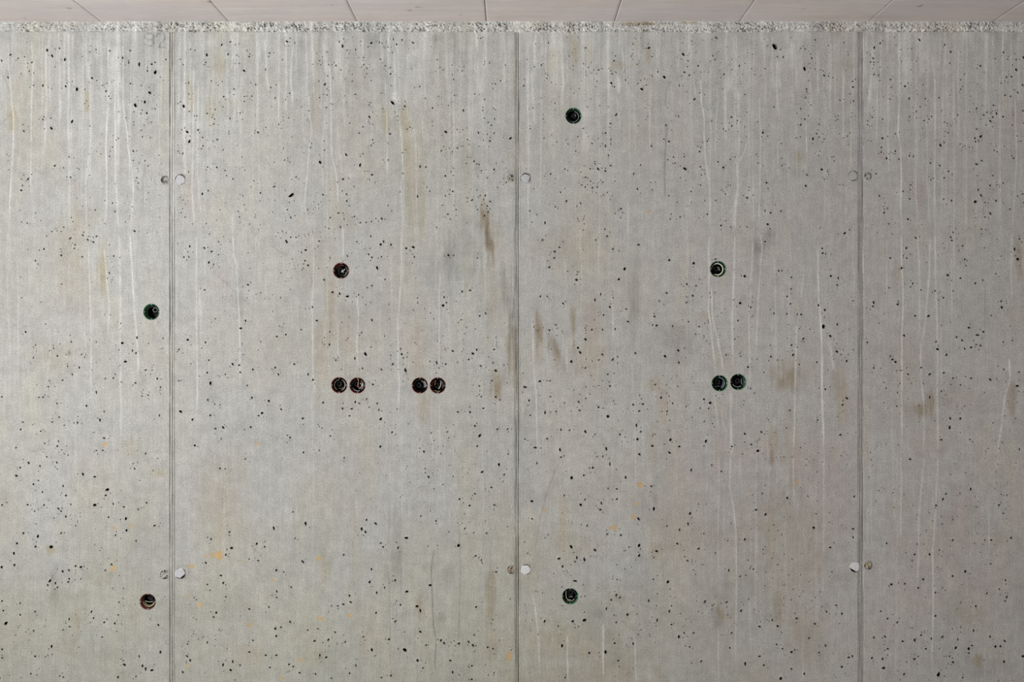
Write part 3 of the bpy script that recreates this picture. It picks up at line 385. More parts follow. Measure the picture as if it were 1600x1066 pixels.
# ------------------------------------------------------------------ air holes
def pit_list():
    out = []; sat = []
    r_ = random.Random(7)
    for ox, oy, mg, txt in PITS:
        for tok in txt.replace('\n', '').split(','):
            q = tok.split()
            if len(q) != 3: continue
            kind = q[2][-1] if q[2][-1] in 'vhde' else ''
            s = float(q[2].rstrip('vhde'))/mg
            x, y = ox + float(q[0])/mg, oy + float(q[1])/mg
            if kind == '':
                a = b = s*0.46; a *= r_.uniform(1.0, 1.45); b *= r_.uniform(.62, .95); ang = r_.uniform(0, 3.14)
            else:
                a = s*0.5; b = max(0.62, s*r_.uniform(.19, .28))
                ang = {'v': 1.57, 'h': 0, 'd': 0.85, 'e': -0.85}[kind] + r_.uniform(-.25, .25)
            a *= 1.06; b *= 1.12
            out.append((x, y, max(a, .7), max(b, .62), ang))
            for q_ in range(r_.choice((0, 0, 1, 1, 2, 3))):
                t_, d_ = r_.uniform(0, 6.28), a + r_.uniform(2.2, 9)
                c_ = r_.uniform(.42, .8); sat.append((x + d_*math.cos(t_), y + d_*math.sin(t_), c_*r_.uniform(1, 1.6), c_, r_.uniform(0, 3.14)))
    out += sat
    for i in range(15000):                  # the finest pores, thicker in some zones
        x, y = r_.uniform(-555, 2275), r_.uniform(58, 1088)
        dn = float(fbm(np.array([x/110]), np.array([y/90]), 501, 3)[0]) + 0.35*float(fbm(np.array([x/24]), np.array([y/22]), 507, 2)[0])
        inside = -20 < x < 1620
        if not inside and r_.random() > 0.5: continue
        if r_.random() > 0.14 + 1.0*dn: continue
        a = r_.uniform(.42, .9) if inside else r_.uniform(.6, 1.6)
        out.append((x, y, a*r_.uniform(1, 1.4), a, r_.uniform(0, 3.14)))
    return out

def pit_poly(p, r_):
    x, y, a, b, ang = p
    n = 6 if a < 1.0 else (8 if a < 2.2 else 11)
    ca, sa = math.cos(ang), math.sin(ang); pts = []
    for k in range(n):
        t = 2*math.pi*k/n
        j = r_.uniform(.8, 1.18)
        u, v = a*j*math.cos(t), b*j*math.sin(t)
        pts.append((x + u*ca - v*sa, y + u*sa + v*ca))
    return pts

ALL_PITS = []
_cell = {}
for p in pit_list():
    x, y, a, b, ang = p
    if any(math.hypot(x-bx, y-by) < BOX_R + a + 1.2 for bx, by in BOXES): continue
    if any(math.hypot(x-qx, y-qy) < qr + a + 1.6 for qx, qy, qr in PLUGS): continue
    if any(abs(x - j) < 6 + a*1.3 for j in JOINTS): continue
    if y - 1.3*a < 55 or y > 1088: continue
    cx, cy = int(x//14), int(y//14); bad = False
    for i in (-1, 0, 1):
        for j in (-1, 0, 1):
            for q in _cell.get((cx+i, cy+j), ()):
                if math.hypot(x-q[0], y-q[1]) < 1.2*(a + q[2]) + .45: bad = True
    if bad: continue
    _cell.setdefault((cx, cy), []).append(p); ALL_PITS.append(p)

def inside_poly(x, y, poly):
    c = False; j = len(poly) - 1
    for i in range(len(poly)):
        xi, yi = poly[i]; xj, yj = poly[j]
        if (yi > y) != (yj > y) and x < (xj-xi)*(y-yi)/(yj-yi) + xi: c = not c
        j = i
    return c

def build_panel(x0, x1, y0, y1):
    fine = lambda a, b: np.linspace(a, b, max(2, int(round((b-a)/1.2)) + 1))
    coarse = lambda a, b: np.linspace(a, b, max(2, int(round((b-a)/7.0)) + 1))
    segs = []; a, b = max(x0, -40), min(x1, 1640)
    if a >= b: segs.append(coarse(x0, x1))
    else:
        if x0 < a: segs.append(coarse(x0, a)[:-1])
        segs.append(fine(a, b))
        if x1 > b: segs.append(coarse(b, x1)[1:])
    xs = np.concatenate(segs)
    ys = np.linspace(y0, y1, int(round((y1-y0)/2.4)) + 1)
    nx, ny = len(xs), len(ys)
    r_ = random.Random(int(x0*3) + 5)
    loops = []                              # (polygon, depth or None, minor, kind)
    for p in ALL_PITS:
        if x0 + 2 + 1.3*p[2] < p[0] < x1 - 2 - 1.3*p[2]:
            loops.append((pit_poly(p, r_), min(4.0 + 6.4*p[3], 30.0), p))
    for bx, by in BOXES:
        if x0 < bx < x1:
            loops.append(([(bx + BOX_R*math.cos(2*math.pi*k/48), by + BOX_R*math.sin(2*math.pi*k/48)) for k in range(48)], None, None))
    for bx, by, r in PLUGS:
        if x0 < bx < x1:
            pl = [((bx + r*(1+.05*math.sin(3*k+bx))*math.cos(2*math.pi*k/26)), by + r*(1+.05*math.sin(2*k+by))*math.sin(2*math.pi*k/26)) for k in range(26)]
            pl = [(min(max(px_, x0 + .15), x1 - .15), py_) for px_, py_ in pl]
            loops.append((pl, 6.0, 'tie'))
    flag = np.full((nx-1, ny-1), -1, np.int32)
    cells = {}
    for li, (pl, d, p) in enumerate(loops):
        ax = np.array(pl)
        i0 = int(np.searchsorted(xs, ax[:, 0].min() - .3) - 1); i1 = int(np.searchsorted(xs, ax[:, 0].max() + .3))
        j0 = int(np.searchsorted(ys, ax[:, 1].min() - .3) - 1); j1 = int(np.searchsorted(ys, ax[:, 1].max() + .3))
        i0, j0, i1, j1 = max(i0, 0), max(j0, 0), min(i1, nx-1), min(j1, ny-1)
        for i in range(i0, i1):
            for j in range(j0, j1): cells.setdefault((i, j), set()).add(li)
    seen = set(); comps = []
    for c in cells:
        if c in seen: continue
        st = [c]; seen.add(c); comp = []; ls = set()
        while st:
            q = st.pop(); comp.append(q); ls |= cells[q]
            for di in (-1, 0, 1):
                for dj in (-1, 0, 1):
                    e = (q[0]+di, q[1]+dj)
                    if e in cells and e not in seen: seen.add(e); st.append(e)
        comps.append((comp, ls))
    for c in cells: flag[c] = 1
    gx, gy = np.meshgrid(xs, ys, indexing='ij')
    PX, PY = [gx.ravel()], [gy.ravel()]
    nb = nx*ny
    ex_x, ex_y, ex_d = [], [], []           # extra vertices: pits (position and depth)
    tris = []
    loop_idx = {}
    for li, (pl, d, p) in enumerate(loops):
        loop_idx[li] = list(range(nb + len(ex_x), nb + len(ex_x) + len(pl)))
        for q in pl: ex_x.append(q[0]); ex_y.append(q[1]); ex_d.append(0.0)
    for comp, ls in comps:
        cs = set(comp); nodes = {}; pts = []; gid = []; edges = []
        def nid(i, j):
            if (i, j) not in nodes:
                nodes[(i, j)] = len(pts); pts.append((float(xs[i]), float(ys[j]))); gid.append(i*ny + j)
            return nodes[(i, j)]
        for i, j in comp:
            if (i-1, j) not in cs: edges.append((nid(i, j), nid(i, j+1)))
            if (i+1, j) not in cs: edges.append((nid(i+1, j), nid(i+1, j+1)))
            if (i, j-1) not in cs: edges.append((nid(i, j), nid(i+1, j)))
            if (i, j+1) not in cs: edges.append((nid(i, j+1), nid(i+1, j+1)))
        polys = []
        for li in ls:
            pl = loops[li][0]; s0 = len(pts)
            for k, q in enumerate(pl):
                pts.append(q); gid.append(loop_idx[li][k])
            edges += [(s0+k, s0+(k+1) % len(pl)) for k in range(len(pl))]
            polys.append(pl)
        cx0, cy0 = pts[0]
        V, E, F, ov, oe, of = delaunay_2d_cdt([Vector((a-cx0, b-cy0)) for a, b in pts], edges, [], 0, 1e-5)
        vm = []
        for k, o in enumerate(ov):
            if o: vm.append(gid[o[0]])
            else:
                vm.append(nb + len(ex_x)); ex_x.append(V[k].x + cx0); ex_y.append(V[k].y + cy0); ex_d.append(0.0)
        for f in F:
            mx = sum(V[v].x for v in f)/3 + cx0; my = sum(V[v].y for v in f)/3 + cy0
            ci = int(np.searchsorted(xs, mx) - 1); cj = int(np.searchsorted(ys, my) - 1)
            if (ci, cj) not in cs: continue
            if any(inside_poly(mx, my, pl) for pl in polys): continue
            tris.append((vm[f[0]], vm[f[1]], vm[f[2]]))
    quads = []
    for li, (pl, d, p) in enumerate(loops):  # sink the holes
        if d is None: continue
        top = loop_idx[li]; n = len(top)
        cx = sum(q[0] for q in pl)/n; cy = sum(q[1] for q in pl)/n
        if p == 'tie':
            mid = list(range(nb + len(ex_x), nb + len(ex_x) + n))
            for q in pl: ex_x.append(q[0]); ex_y.append(q[1]); ex_d.append(d)
            for k in range(n):
                quads.append((top[k], top[(k+1) % n], mid[(k+1) % n], mid[k]))
            continue
        ox, oy = r_.uniform(-.15, .15)*p[3], r_.uniform(-.15, .15)*p[3]
        mid = list(range(nb + len(ex_x), nb + len(ex_x) + n))
        for q in pl:
            k_ = r_.uniform(.82, 1.02); ex_x.append(cx + ox + (q[0]-cx)*k_); ex_y.append(cy + oy + (q[1]-cy)*k_); ex_d.append(d*r_.uniform(.5, .8))
        bot = nb + len(ex_x); ex_x.append(cx + ox); ex_y.append(cy + oy); ex_d.append(d)
        for k in range(n):
            quads.append((top[k], top[(k+1) % n], mid[(k+1) % n], mid[k]))
            tris.append((mid[k], mid[(k+1) % n], bot))
    ii, jj = np.nonzero(flag < 0)
    a = ii*ny + jj
    gq = np.column_stack((a, a + 1, a + ny + 1, a + ny))
    quads = np.vstack((gq, np.array(quads, int).reshape(-1, 4)))
    px = np.concatenate((gx.ravel(), np.array(ex_x))); py = np.concatenate((gy.ravel(), np.array(ex_y)))
    dp = np.concatenate((np.zeros(nb), np.array(ex_d)))
    tris = np.array(tris, int).reshape(-1, 3)
    # consistent facing towards the room: for a flat face, z grows upwards (py falls), normal -y
    used = np.zeros(len(px), bool); used[quads.ravel()] = True; used[tris.ravel()] = True
    remap = np.cumsum(used) - 1
    px, py, dp = px[used], py[used], dp[used]
    quads, tris = remap[quads], remap[tris]
    def orient(F):
        A, B, Cc = F[:, 0], F[:, 1], F[:, 2]
        cr = (px[B]-px[A])*(py[Cc]-py[A]) - (py[B]-py[A])*(px[Cc]-px[A])
        fl = cr > 0
        F = F.copy(); F[fl] = F[fl][:, ::-1]
        return F
    tris = orient(tris); ng = len(gq); quads[:ng] = orient(quads[:ng])
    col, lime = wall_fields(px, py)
    yv = dp*MM - 0.0007*lime + 0.0006*fbm(px/60, py/60, 601, 2)*(dp == 0)
    verts = np.column_stack((X(px), yv, Z(py)))
    return np_mesh('wall_panel', verts, tris, quads, col)

# wall core behind the cast face
bm = bmesh.new(); box_bm(bm, ROOM_X0 - .2, ROOM_X1 + .2, 0.11, 0.31, 0, CEIL_Z + .25)
wall = add('wall_back', bm_mesh('wall_back', bm), None, M_ROOM, kind='structure', label='grey cast concrete wall with lime runs, air holes and formwork joints', cat='wall')
PXL, PXR = 800 + ROOM_X0/MM, 800 + ROOM_X1/MM
edges_ = [PXL] + JOINTS + [PXR]
for k in range(len(edges_) - 1):
    a = edges_[k] + (HALF if k else 0); b = edges_[k+1] - (HALF if k < len(edges_) - 2 else 0)
    add('wall_panel', build_panel(a, b, 50.0, FLOOR_PY), wall, M_WALL)

# formwork joints: grooves (offset, width, depth mm) and fins (negative depth)
JP = {268.5: [(-2.9,.75,6.5),(-4.0,.5,-1.4),(-1.6,.4,1.6),(-0.1,.45,-1.2),(1.4,.7,4.2),(2.5,.6,2.4),(3.6,.4,-1.0),(4.3,.35,3.2)],
      808.0: [(-3.6,.5,2.0),(-1.5,.6,5.0),(0.4,.5,2.2),(2.3,.8,7.0),(3.4,.5,2.2),(4.3,.35,-1.2)],
      1345.3: [(-4.0,.5,4.6),(-3.0,.4,-1.2),(-1.9,.6,5.0),(-0.8,.4,-1.0),(0.6,.5,2.4),(1.8,.6,3.6),(3.4,.7,6.0),(4.3,.35,-1.0)]}
for jx in JOINTS:
    prof = JP.get(jx, JP[268.5])
    us = np.linspace(-HALF, HALF, 53); vsy = np.linspace(50, FLOOR_PY, 262)
    U, V = np.meshgrid(us, vsy, indexing='ij'); u = U.ravel(); v = V.ravel()
    dep = np.zeros(len(u))
    tap = sstep(-HALF, -HALF + .3, u)*(1 - sstep(HALF - .3, HALF, u))
    lean = 0*{808.0: -1.2}.get(jx, 0.4)*(v - 533)/533
    for q, (o, w, d) in enumerate(prof):
        off = o + lean + 0.35*fbm(v/60 + q*31, v*0 + q, 701 + q, 3)
        amp = ((.85 if jx < 700 else 1.2)*d if d > 0 else d)*np.clip(0.72 + 0.75*fbm(v/34 + q*13, v*0 + jx, 731 + q, 3), 0.05, 1.5)
        dep += amp*np.exp(-((u - off)/w)**2)
    dep += 0.45*fbm(u/1.4, v/9, 751, 2)
    if jx == 1345.3: dep -= 2.2*np.exp(-((np.hypot(u, v - 526) - 2.4)/1.0)**2)
    px, py = jx + u, v
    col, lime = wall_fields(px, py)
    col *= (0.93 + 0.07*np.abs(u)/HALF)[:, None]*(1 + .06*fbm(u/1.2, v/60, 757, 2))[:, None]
    verts = np.column_stack((X(px), dep*tap*0.001, Z(py)))
    ny = len(vsy); i, j = np.meshgrid(np.arange(len(us)-1), np.arange(ny-1), indexing='ij'); a = (i*ny + j).ravel()
    add('formwork_joint', np_mesh('formwork_joint', verts, None, np.column_stack((a, a+1, a+ny+1, a+ny)), col), wall, M_WALL, label='grooved vertical formwork joint with thin fins')

# coarse mortar squeezed out along the ceiling
us = np.concatenate((np.arange(PXL, -60, 5.0), np.arange(-60, 1660, 0.75), np.arange(1660, PXR + 1, 5.0)))
vsy = np.arange(33.0, 60.1, 0.75)
U, V = np.meshgrid(us, vsy, indexing='ij'); u = U.ravel(); v = V.ravel()
line = 49.4 + 4.6*fbm(u/8, u*0, 811, 4, .65) + 4.5*fbm(u/60, u*0, 815, 2)
out = 3.2*sstep(-1.0, 3.2, line - v)
rough = 2.6*fbm(u/1.7, v/1.5, 821, 2) + 2.4*fbm(u/6, v/4, 825, 3) + 1.5*fbm(u/20, v/9, 829, 2)
zone = np.clip(0.75 + 0.9*fbm(u/45, u*0 + 3, 835, 3), .25, 1.4)
hole = -13*sstep(.26, .6, fbm(u/1.9, v/1.6, 841, 2) + 0.35*fbm(u/22, v/5, 845, 2))*sstep(34, 37, v)
low = -6*np.exp(-((v - line + 1.6)/1.6)**2)*sstep(-.1, .5, fbm(u/9, u*0 + 8, 847, 3))
h = out + (rough*zone + hole*zone + low)*sstep(-1, 1.5, line - v) - 5*(1 - sstep(-1.0, .8, line - v))
h = np.where(v > line + 3, -6.0, h)
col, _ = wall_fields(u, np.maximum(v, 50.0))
g = 1.2 + .42*fbm(u/1.4, v/1.3, 851, 2) + .14*fbm(u/25, v/7, 855, 3)
col = col*np.clip(g, .45, 1.5)[:, None]
br = np.exp(-((u - 1000)/34)**4)*np.exp(-((v - 37.5)/2.6)**2)*(.5 + .6*vnoise(u/6, v/2, 861)) + .7*np.exp(-((u - 1075)/12)**4)*np.exp(-((v - 36)/1.6)**2) + .45*np.exp(-((u - 843)/12)**2)*np.exp(-((v - 38)/2.2)**2)
col *= 1 - np.clip(br, 0, 1)[:, None]*(1 - np.array([.66, .53, .36]))[None, :]
pk = sstep(.1, .6, fbm(u/60, v/9, 871, 2))
col[:, 0] *= 1 + .03*pk; col[:, 2] *= 1 - .02*pk
verts = np.column_stack((X(u), -h*0.001, Z(v)))
ny = len(vsy); i, j = np.meshgrid(np.arange(len(us)-1), np.arange(ny-1), indexing='ij'); a = (i*ny + j).ravel()
add('mortar_band', np_mesh('mortar_band', verts, None, np.column_stack((a, a+1, a+ny+1, a+ny)), np.clip(col, .03, .9)), wall, M_BAND, label='rough crumbly mortar band under the ceiling')
# ------------------------------------------------------------------ ceiling boards, floor, other walls
bm = bmesh.new(); box_bm(bm, ROOM_X0 - .2, ROOM_X1 + .2, ROOM_Y0 - .2, 0.11, CEIL_Z + .012, CEIL_Z + .25)
ceil = add('ceiling', bm_mesh('ceiling', bm), None, M_ROOM, kind='structure', label='pale concrete ceiling cast on wide boards', cat='ceiling')
CL = [158, 357.5, 558, 760, 960, 1155.5, 1357.5, 1552]
cl = [CL[0] - 199.5*k for k in range(4, 0, -1)] + CL + [CL[-1] + 199.5*k for k in range(1, 5)]
cx_ = [X(q) for q in cl]
cx_ = [ROOM_X0] + [q for q in cx_ if ROOM_X0 + .05 < q < ROOM_X1 - .05] + [ROOM_X1]
def ceil_px(px, py):                       # where a mark seen on the ceiling lies
    d = CAM_D*(1 - 499/(533 - py)); return X(px)*(CAM_D - d)/CAM_D, -d
MARKS = [(108,13,.010,.003),(38,28,.006,.002),(328,3,.012,.003),(640,16,.012,.0025),(653,11,.012,.0025),(1436,10,.010,.003),(1440,8,.006,.003),(720,23,.006,.002),(1255,14,.006,.002),(520,8,.006,.002)]
for k in range(len(cx_) - 1):
    a, b = cx_[k], cx_[k+1]
    g = 0.0011
    xs = np.concatenate(([a+g*.6, a+g*.7, a+g*1.6, a+g*3], np.arange(a+.008, b-.008, .008), [b-g*3, b-g*1.6, b-g*.7, b-g*.6]))
    dz = np.zeros(len(xs)); dz[0] = dz[-1] = .011; dz[1] = dz[-2] = .006; dz[2] = dz[-3] = .0008
    ys = np.concatenate((np.arange(0.02, -.46, -.007), np.arange(-.6, ROOM_Y0 - .01, -.25)))
    U, V = np.meshgrid(xs, ys, indexing='ij'); u = U.ravel(); v = V.ravel()
    z = CEIL_Z + np.repeat(dz, len(ys)) + .0005*fbm(u/.2, v/.1, 901, 2)
    tone = 1 + .035*(hash2(np.array([k]), np.array([3]), 911)[0] - .5)*2
    val = tone*(1 + .05*fbm(u/.35, v/.05, 921, 3) + .05*fbm(u/.25, v/.25, 925, 3) + .03*fbm(u/.06, v/.012, 931, 2))
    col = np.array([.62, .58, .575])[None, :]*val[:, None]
    w = .03*fbm(u/.3, v/.12, 941, 3); col[:, 0] *= 1 + w; col[:, 2] *= 1 - w
    for mx, my, hw, hh in MARKS:
        X0, Y0 = ceil_px(mx, my)
        d = np.hypot((u - X0)/hw, (v - Y0 - .25*(u - X0))/(hh*3))
        col *= 1 - .5*(1 - sstep(.5, 1.2, d))[:, None]
    ny = len(ys); i, j = np.meshgrid(np.arange(len(xs)-1), np.arange(ny-1), indexing='ij'); q = (i*ny + j).ravel()
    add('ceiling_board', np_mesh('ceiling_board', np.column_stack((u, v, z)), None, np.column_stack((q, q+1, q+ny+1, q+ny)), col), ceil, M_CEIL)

bm = bmesh.new(); box_bm(bm, ROOM_X0 - .2, ROOM_X1 + .2, ROOM_Y0 - .2, 0.11, -.2, 0)
add('floor', bm_mesh('floor', bm), None, M_FLOOR, kind='structure', label='plain grey concrete floor', cat='floor')
bm = bmesh.new()
box_bm(bm, ROOM_X0 - .2, ROOM_X0, ROOM_Y0, OPEN_Y0, 0, CEIL_Z)
box_bm(bm, ROOM_X0 - .2, ROOM_X0, OPEN_Y1, 0, 0, CEIL_Z)
box_bm(bm, ROOM_X0 - .2, ROOM_X0, OPEN_Y0, OPEN_Y1, OPEN_Z1, CEIL_Z)
box_bm(bm, ROOM_X0 - .2, ROOM_X0, OPEN_Y0, OPEN_Y1, 0, OPEN_Z0)
add('wall_left', bm_mesh('wall_left', bm), None, M_ROOM, kind='structure', label='concrete side wall with a wide unglazed opening', cat='wall')
bm = bmesh.new(); box_bm(bm, ROOM_X1, ROOM_X1 + .2, ROOM_Y0, 0, 0, CEIL_Z)
add('wall_right', bm_mesh('wall_right', bm), None, M_ROOM, kind='structure', label='plain concrete side wall', cat='wall')
bm = bmesh.new(); box_bm(bm, ROOM_X0 - .2, ROOM_X1 + .2, ROOM_Y0 - .2, ROOM_Y0, 0, CEIL_Z)
add('wall_front', bm_mesh('wall_front', bm), None, M_ROOM, kind='structure', label='plain concrete wall facing the joint-lined wall', cat='wall')
# ------------------------------------------------------------------ flush electrical boxes cast into the wall
M_GREEN = plain_mat('green_plastic', (0.007, 0.055, 0.021), .45, .4, .25, 300)
M_GREEN_L = plain_mat('green_plastic_lip', (0.018, 0.12, 0.045), .5, .4, .35, 220)
M_RED = plain_mat('red_plastic', (0.065, 0.013, 0.010), .45, .4, .25, 300)
M_RED_L = plain_mat('red_plastic_lip', (0.20, 0.062, 0.05), .5, .4, .35, 220)
M_BLACK = plain_mat('black_plastic', (0.008, 0.008, 0.009), .55, .3, .2, 300)
M_DARK = plain_mat('dark_conduit', (0.028, 0.028, 0.032), .5, .4, .2, 300)
M_GREY = plain_mat('grey_conduit', (0.30, 0.30, 0.31), .5, .4, .2, 300)
M_CREAM = plain_mat('cream_plastic', (0.62, 0.61, 0.50), .5, .4, .12, 200)
M_OLIVE = plain_mat('yellowed_plastic', (0.40, 0.36, 0.20), .5, .4, .15, 200)
M_WHITE = plain_mat('white_wire', (0.80, 0.80, 0.78), .45, .4, .05, 200)
M_GOLD = plain_mat('brown_wire', (0.45, 0.27, 0.10), .45, .4, .1, 200)
M_ORANGE = plain_mat('orange_wire', (0.75, 0.17, 0.06), .45, .4, .05, 200)
M_LUG = plain_mat('pale_lug', (0.30, 0.34, 0.30), .6, .3, .2, 200)
M_BLUE = plain_mat('blue_grey_wire', (0.22, 0.27, 0.34), .45, .4, .1, 200)

def lathe(prof, n=40):
    """closed profile of (r, y) in mm turned about the y axis"""
    V, F = [], []; m = len(prof)
    for k in range(n):
        t = 2*math.pi*k/n
        for r, y in prof: V.append((r*.001*math.cos(t), y*.001, r*.001*math.sin(t)))
    for k in range(n):
        for i in range(m):
            a, b = k*m + i, k*m + (i+1) % m
            c, d = ((k+1) % n)*m + (i+1) % m, ((k+1) % n)*m + i
            F.append((a, b, c, d))
    me = bpy.data.meshes.new('turned'); me.from_pydata(V, [], F); me.validate(); me.update()
    for p in me.polygons: p.use_smooth = True
    return me

def sweep(pts, rad, n=7, taper=1.0):
    """tube of radius rad (mm) through points (mm)"""
    P = [Vector(p) for p in pts]
    # smooth the path
    for _ in range(2):
        Q = [P[0]]
        for a, b in zip(P[:-1], P[1:]): Q += [a*.75 + b*.25, a*.25 + b*.75]
        P = Q + [P[-1]]
    V, F = [], []
    ref = Vector((0, 1, 0.05)).normalized()
    for i, p in enumerate(P):
        t = (P[min(i+1, len(P)-1)] - P[max(i-1, 0)]).normalized()
        s = t.cross(ref)
        if s.length < .05: s = t.cross(Vector((1, 0, 0)))
        s.normalize(); u = s.cross(t).normalized()
        rr = rad*(1 + (taper - 1)*i/(len(P)-1))
        for k in range(n):
            a = 2*math.pi*k/n
            V.append((p + rr*(math.cos(a)*s + math.sin(a)*u))*.001)
    for i in range(len(P)-1):
        for k in range(n):
            F.append((i*n+k, i*n+(k+1) % n, (i+1)*n+(k+1) % n, (i+1)*n+k))
    F.append(tuple(range(n))[::-1]); F.append(tuple(range((len(P)-1)*n, len(P)*n)))
    me = bpy.data.meshes.new('swept'); me.from_pydata([tuple(v) for v in V], [], F); me.validate(); me.update()
    for p in me.polygons: p.use_smooth = True
    return me

def arc(r, a0, a1, y=14.0, ox=0, oz=0, y1=None, n=14):
    """points on a circle in the plane of the wall; degrees counted from +x towards up"""
    out = []
    for k in range(n):
        t = math.radians(a0 + (a1-a0)*k/(n-1))
        out.append((ox + r*math.cos(t), y + ((y1 - y)*k/(n-1) if y1 is not None else 0), oz + r*math.sin(t)))
    return out

CUP = lathe([(31.6, 1.2), (31.6, 62), (.01, 62), (.01, 60), (29.6, 60), (29.6, 1.2)])
RIM = lathe([(31.75, 1.6), (31.75, .2), (31.2, -.2), (30.4, .2), (29.8, 2.4), (31, 2.4)])
SLEEVE = lathe([(24.6, 17), (24.6, 59), (23.2, 59), (23.2, 17)])
PLATE = lathe([(23.0, 52), (23.0, 56), (.01, 56), (.01, 52)])
def corrugated(r):
    pr = []
    for k in range(9):
        y = 24 + k*3.2
        pr += [(r, y), (r + 1.0, y + .8), (r + 1.0, y + 1.8), (r, y + 2.6)]
    return lathe(pr + [(r - 1.4, 52), (r - 1.4, 24)], 20)
CONDUIT = corrugated(8.2)
bm = bmesh.new(); box_bm(bm, -2.0e-3, 2.0e-3, -.4e-3, 6e-3, -1.6e-3, 1.6e-3)
bmesh.ops.bevel(bm, geom=list(bm.edges), offset=.5e-3, segments=1, affect='EDGES')
LUG = bm_mesh('lug', bm)
for me_, mat_ in ((SLEEVE, M_BLACK), (PLATE, M_BLACK), (CONDUIT, M_DARK), (LUG, M_LUG)):
    me_.materials.append(mat_)

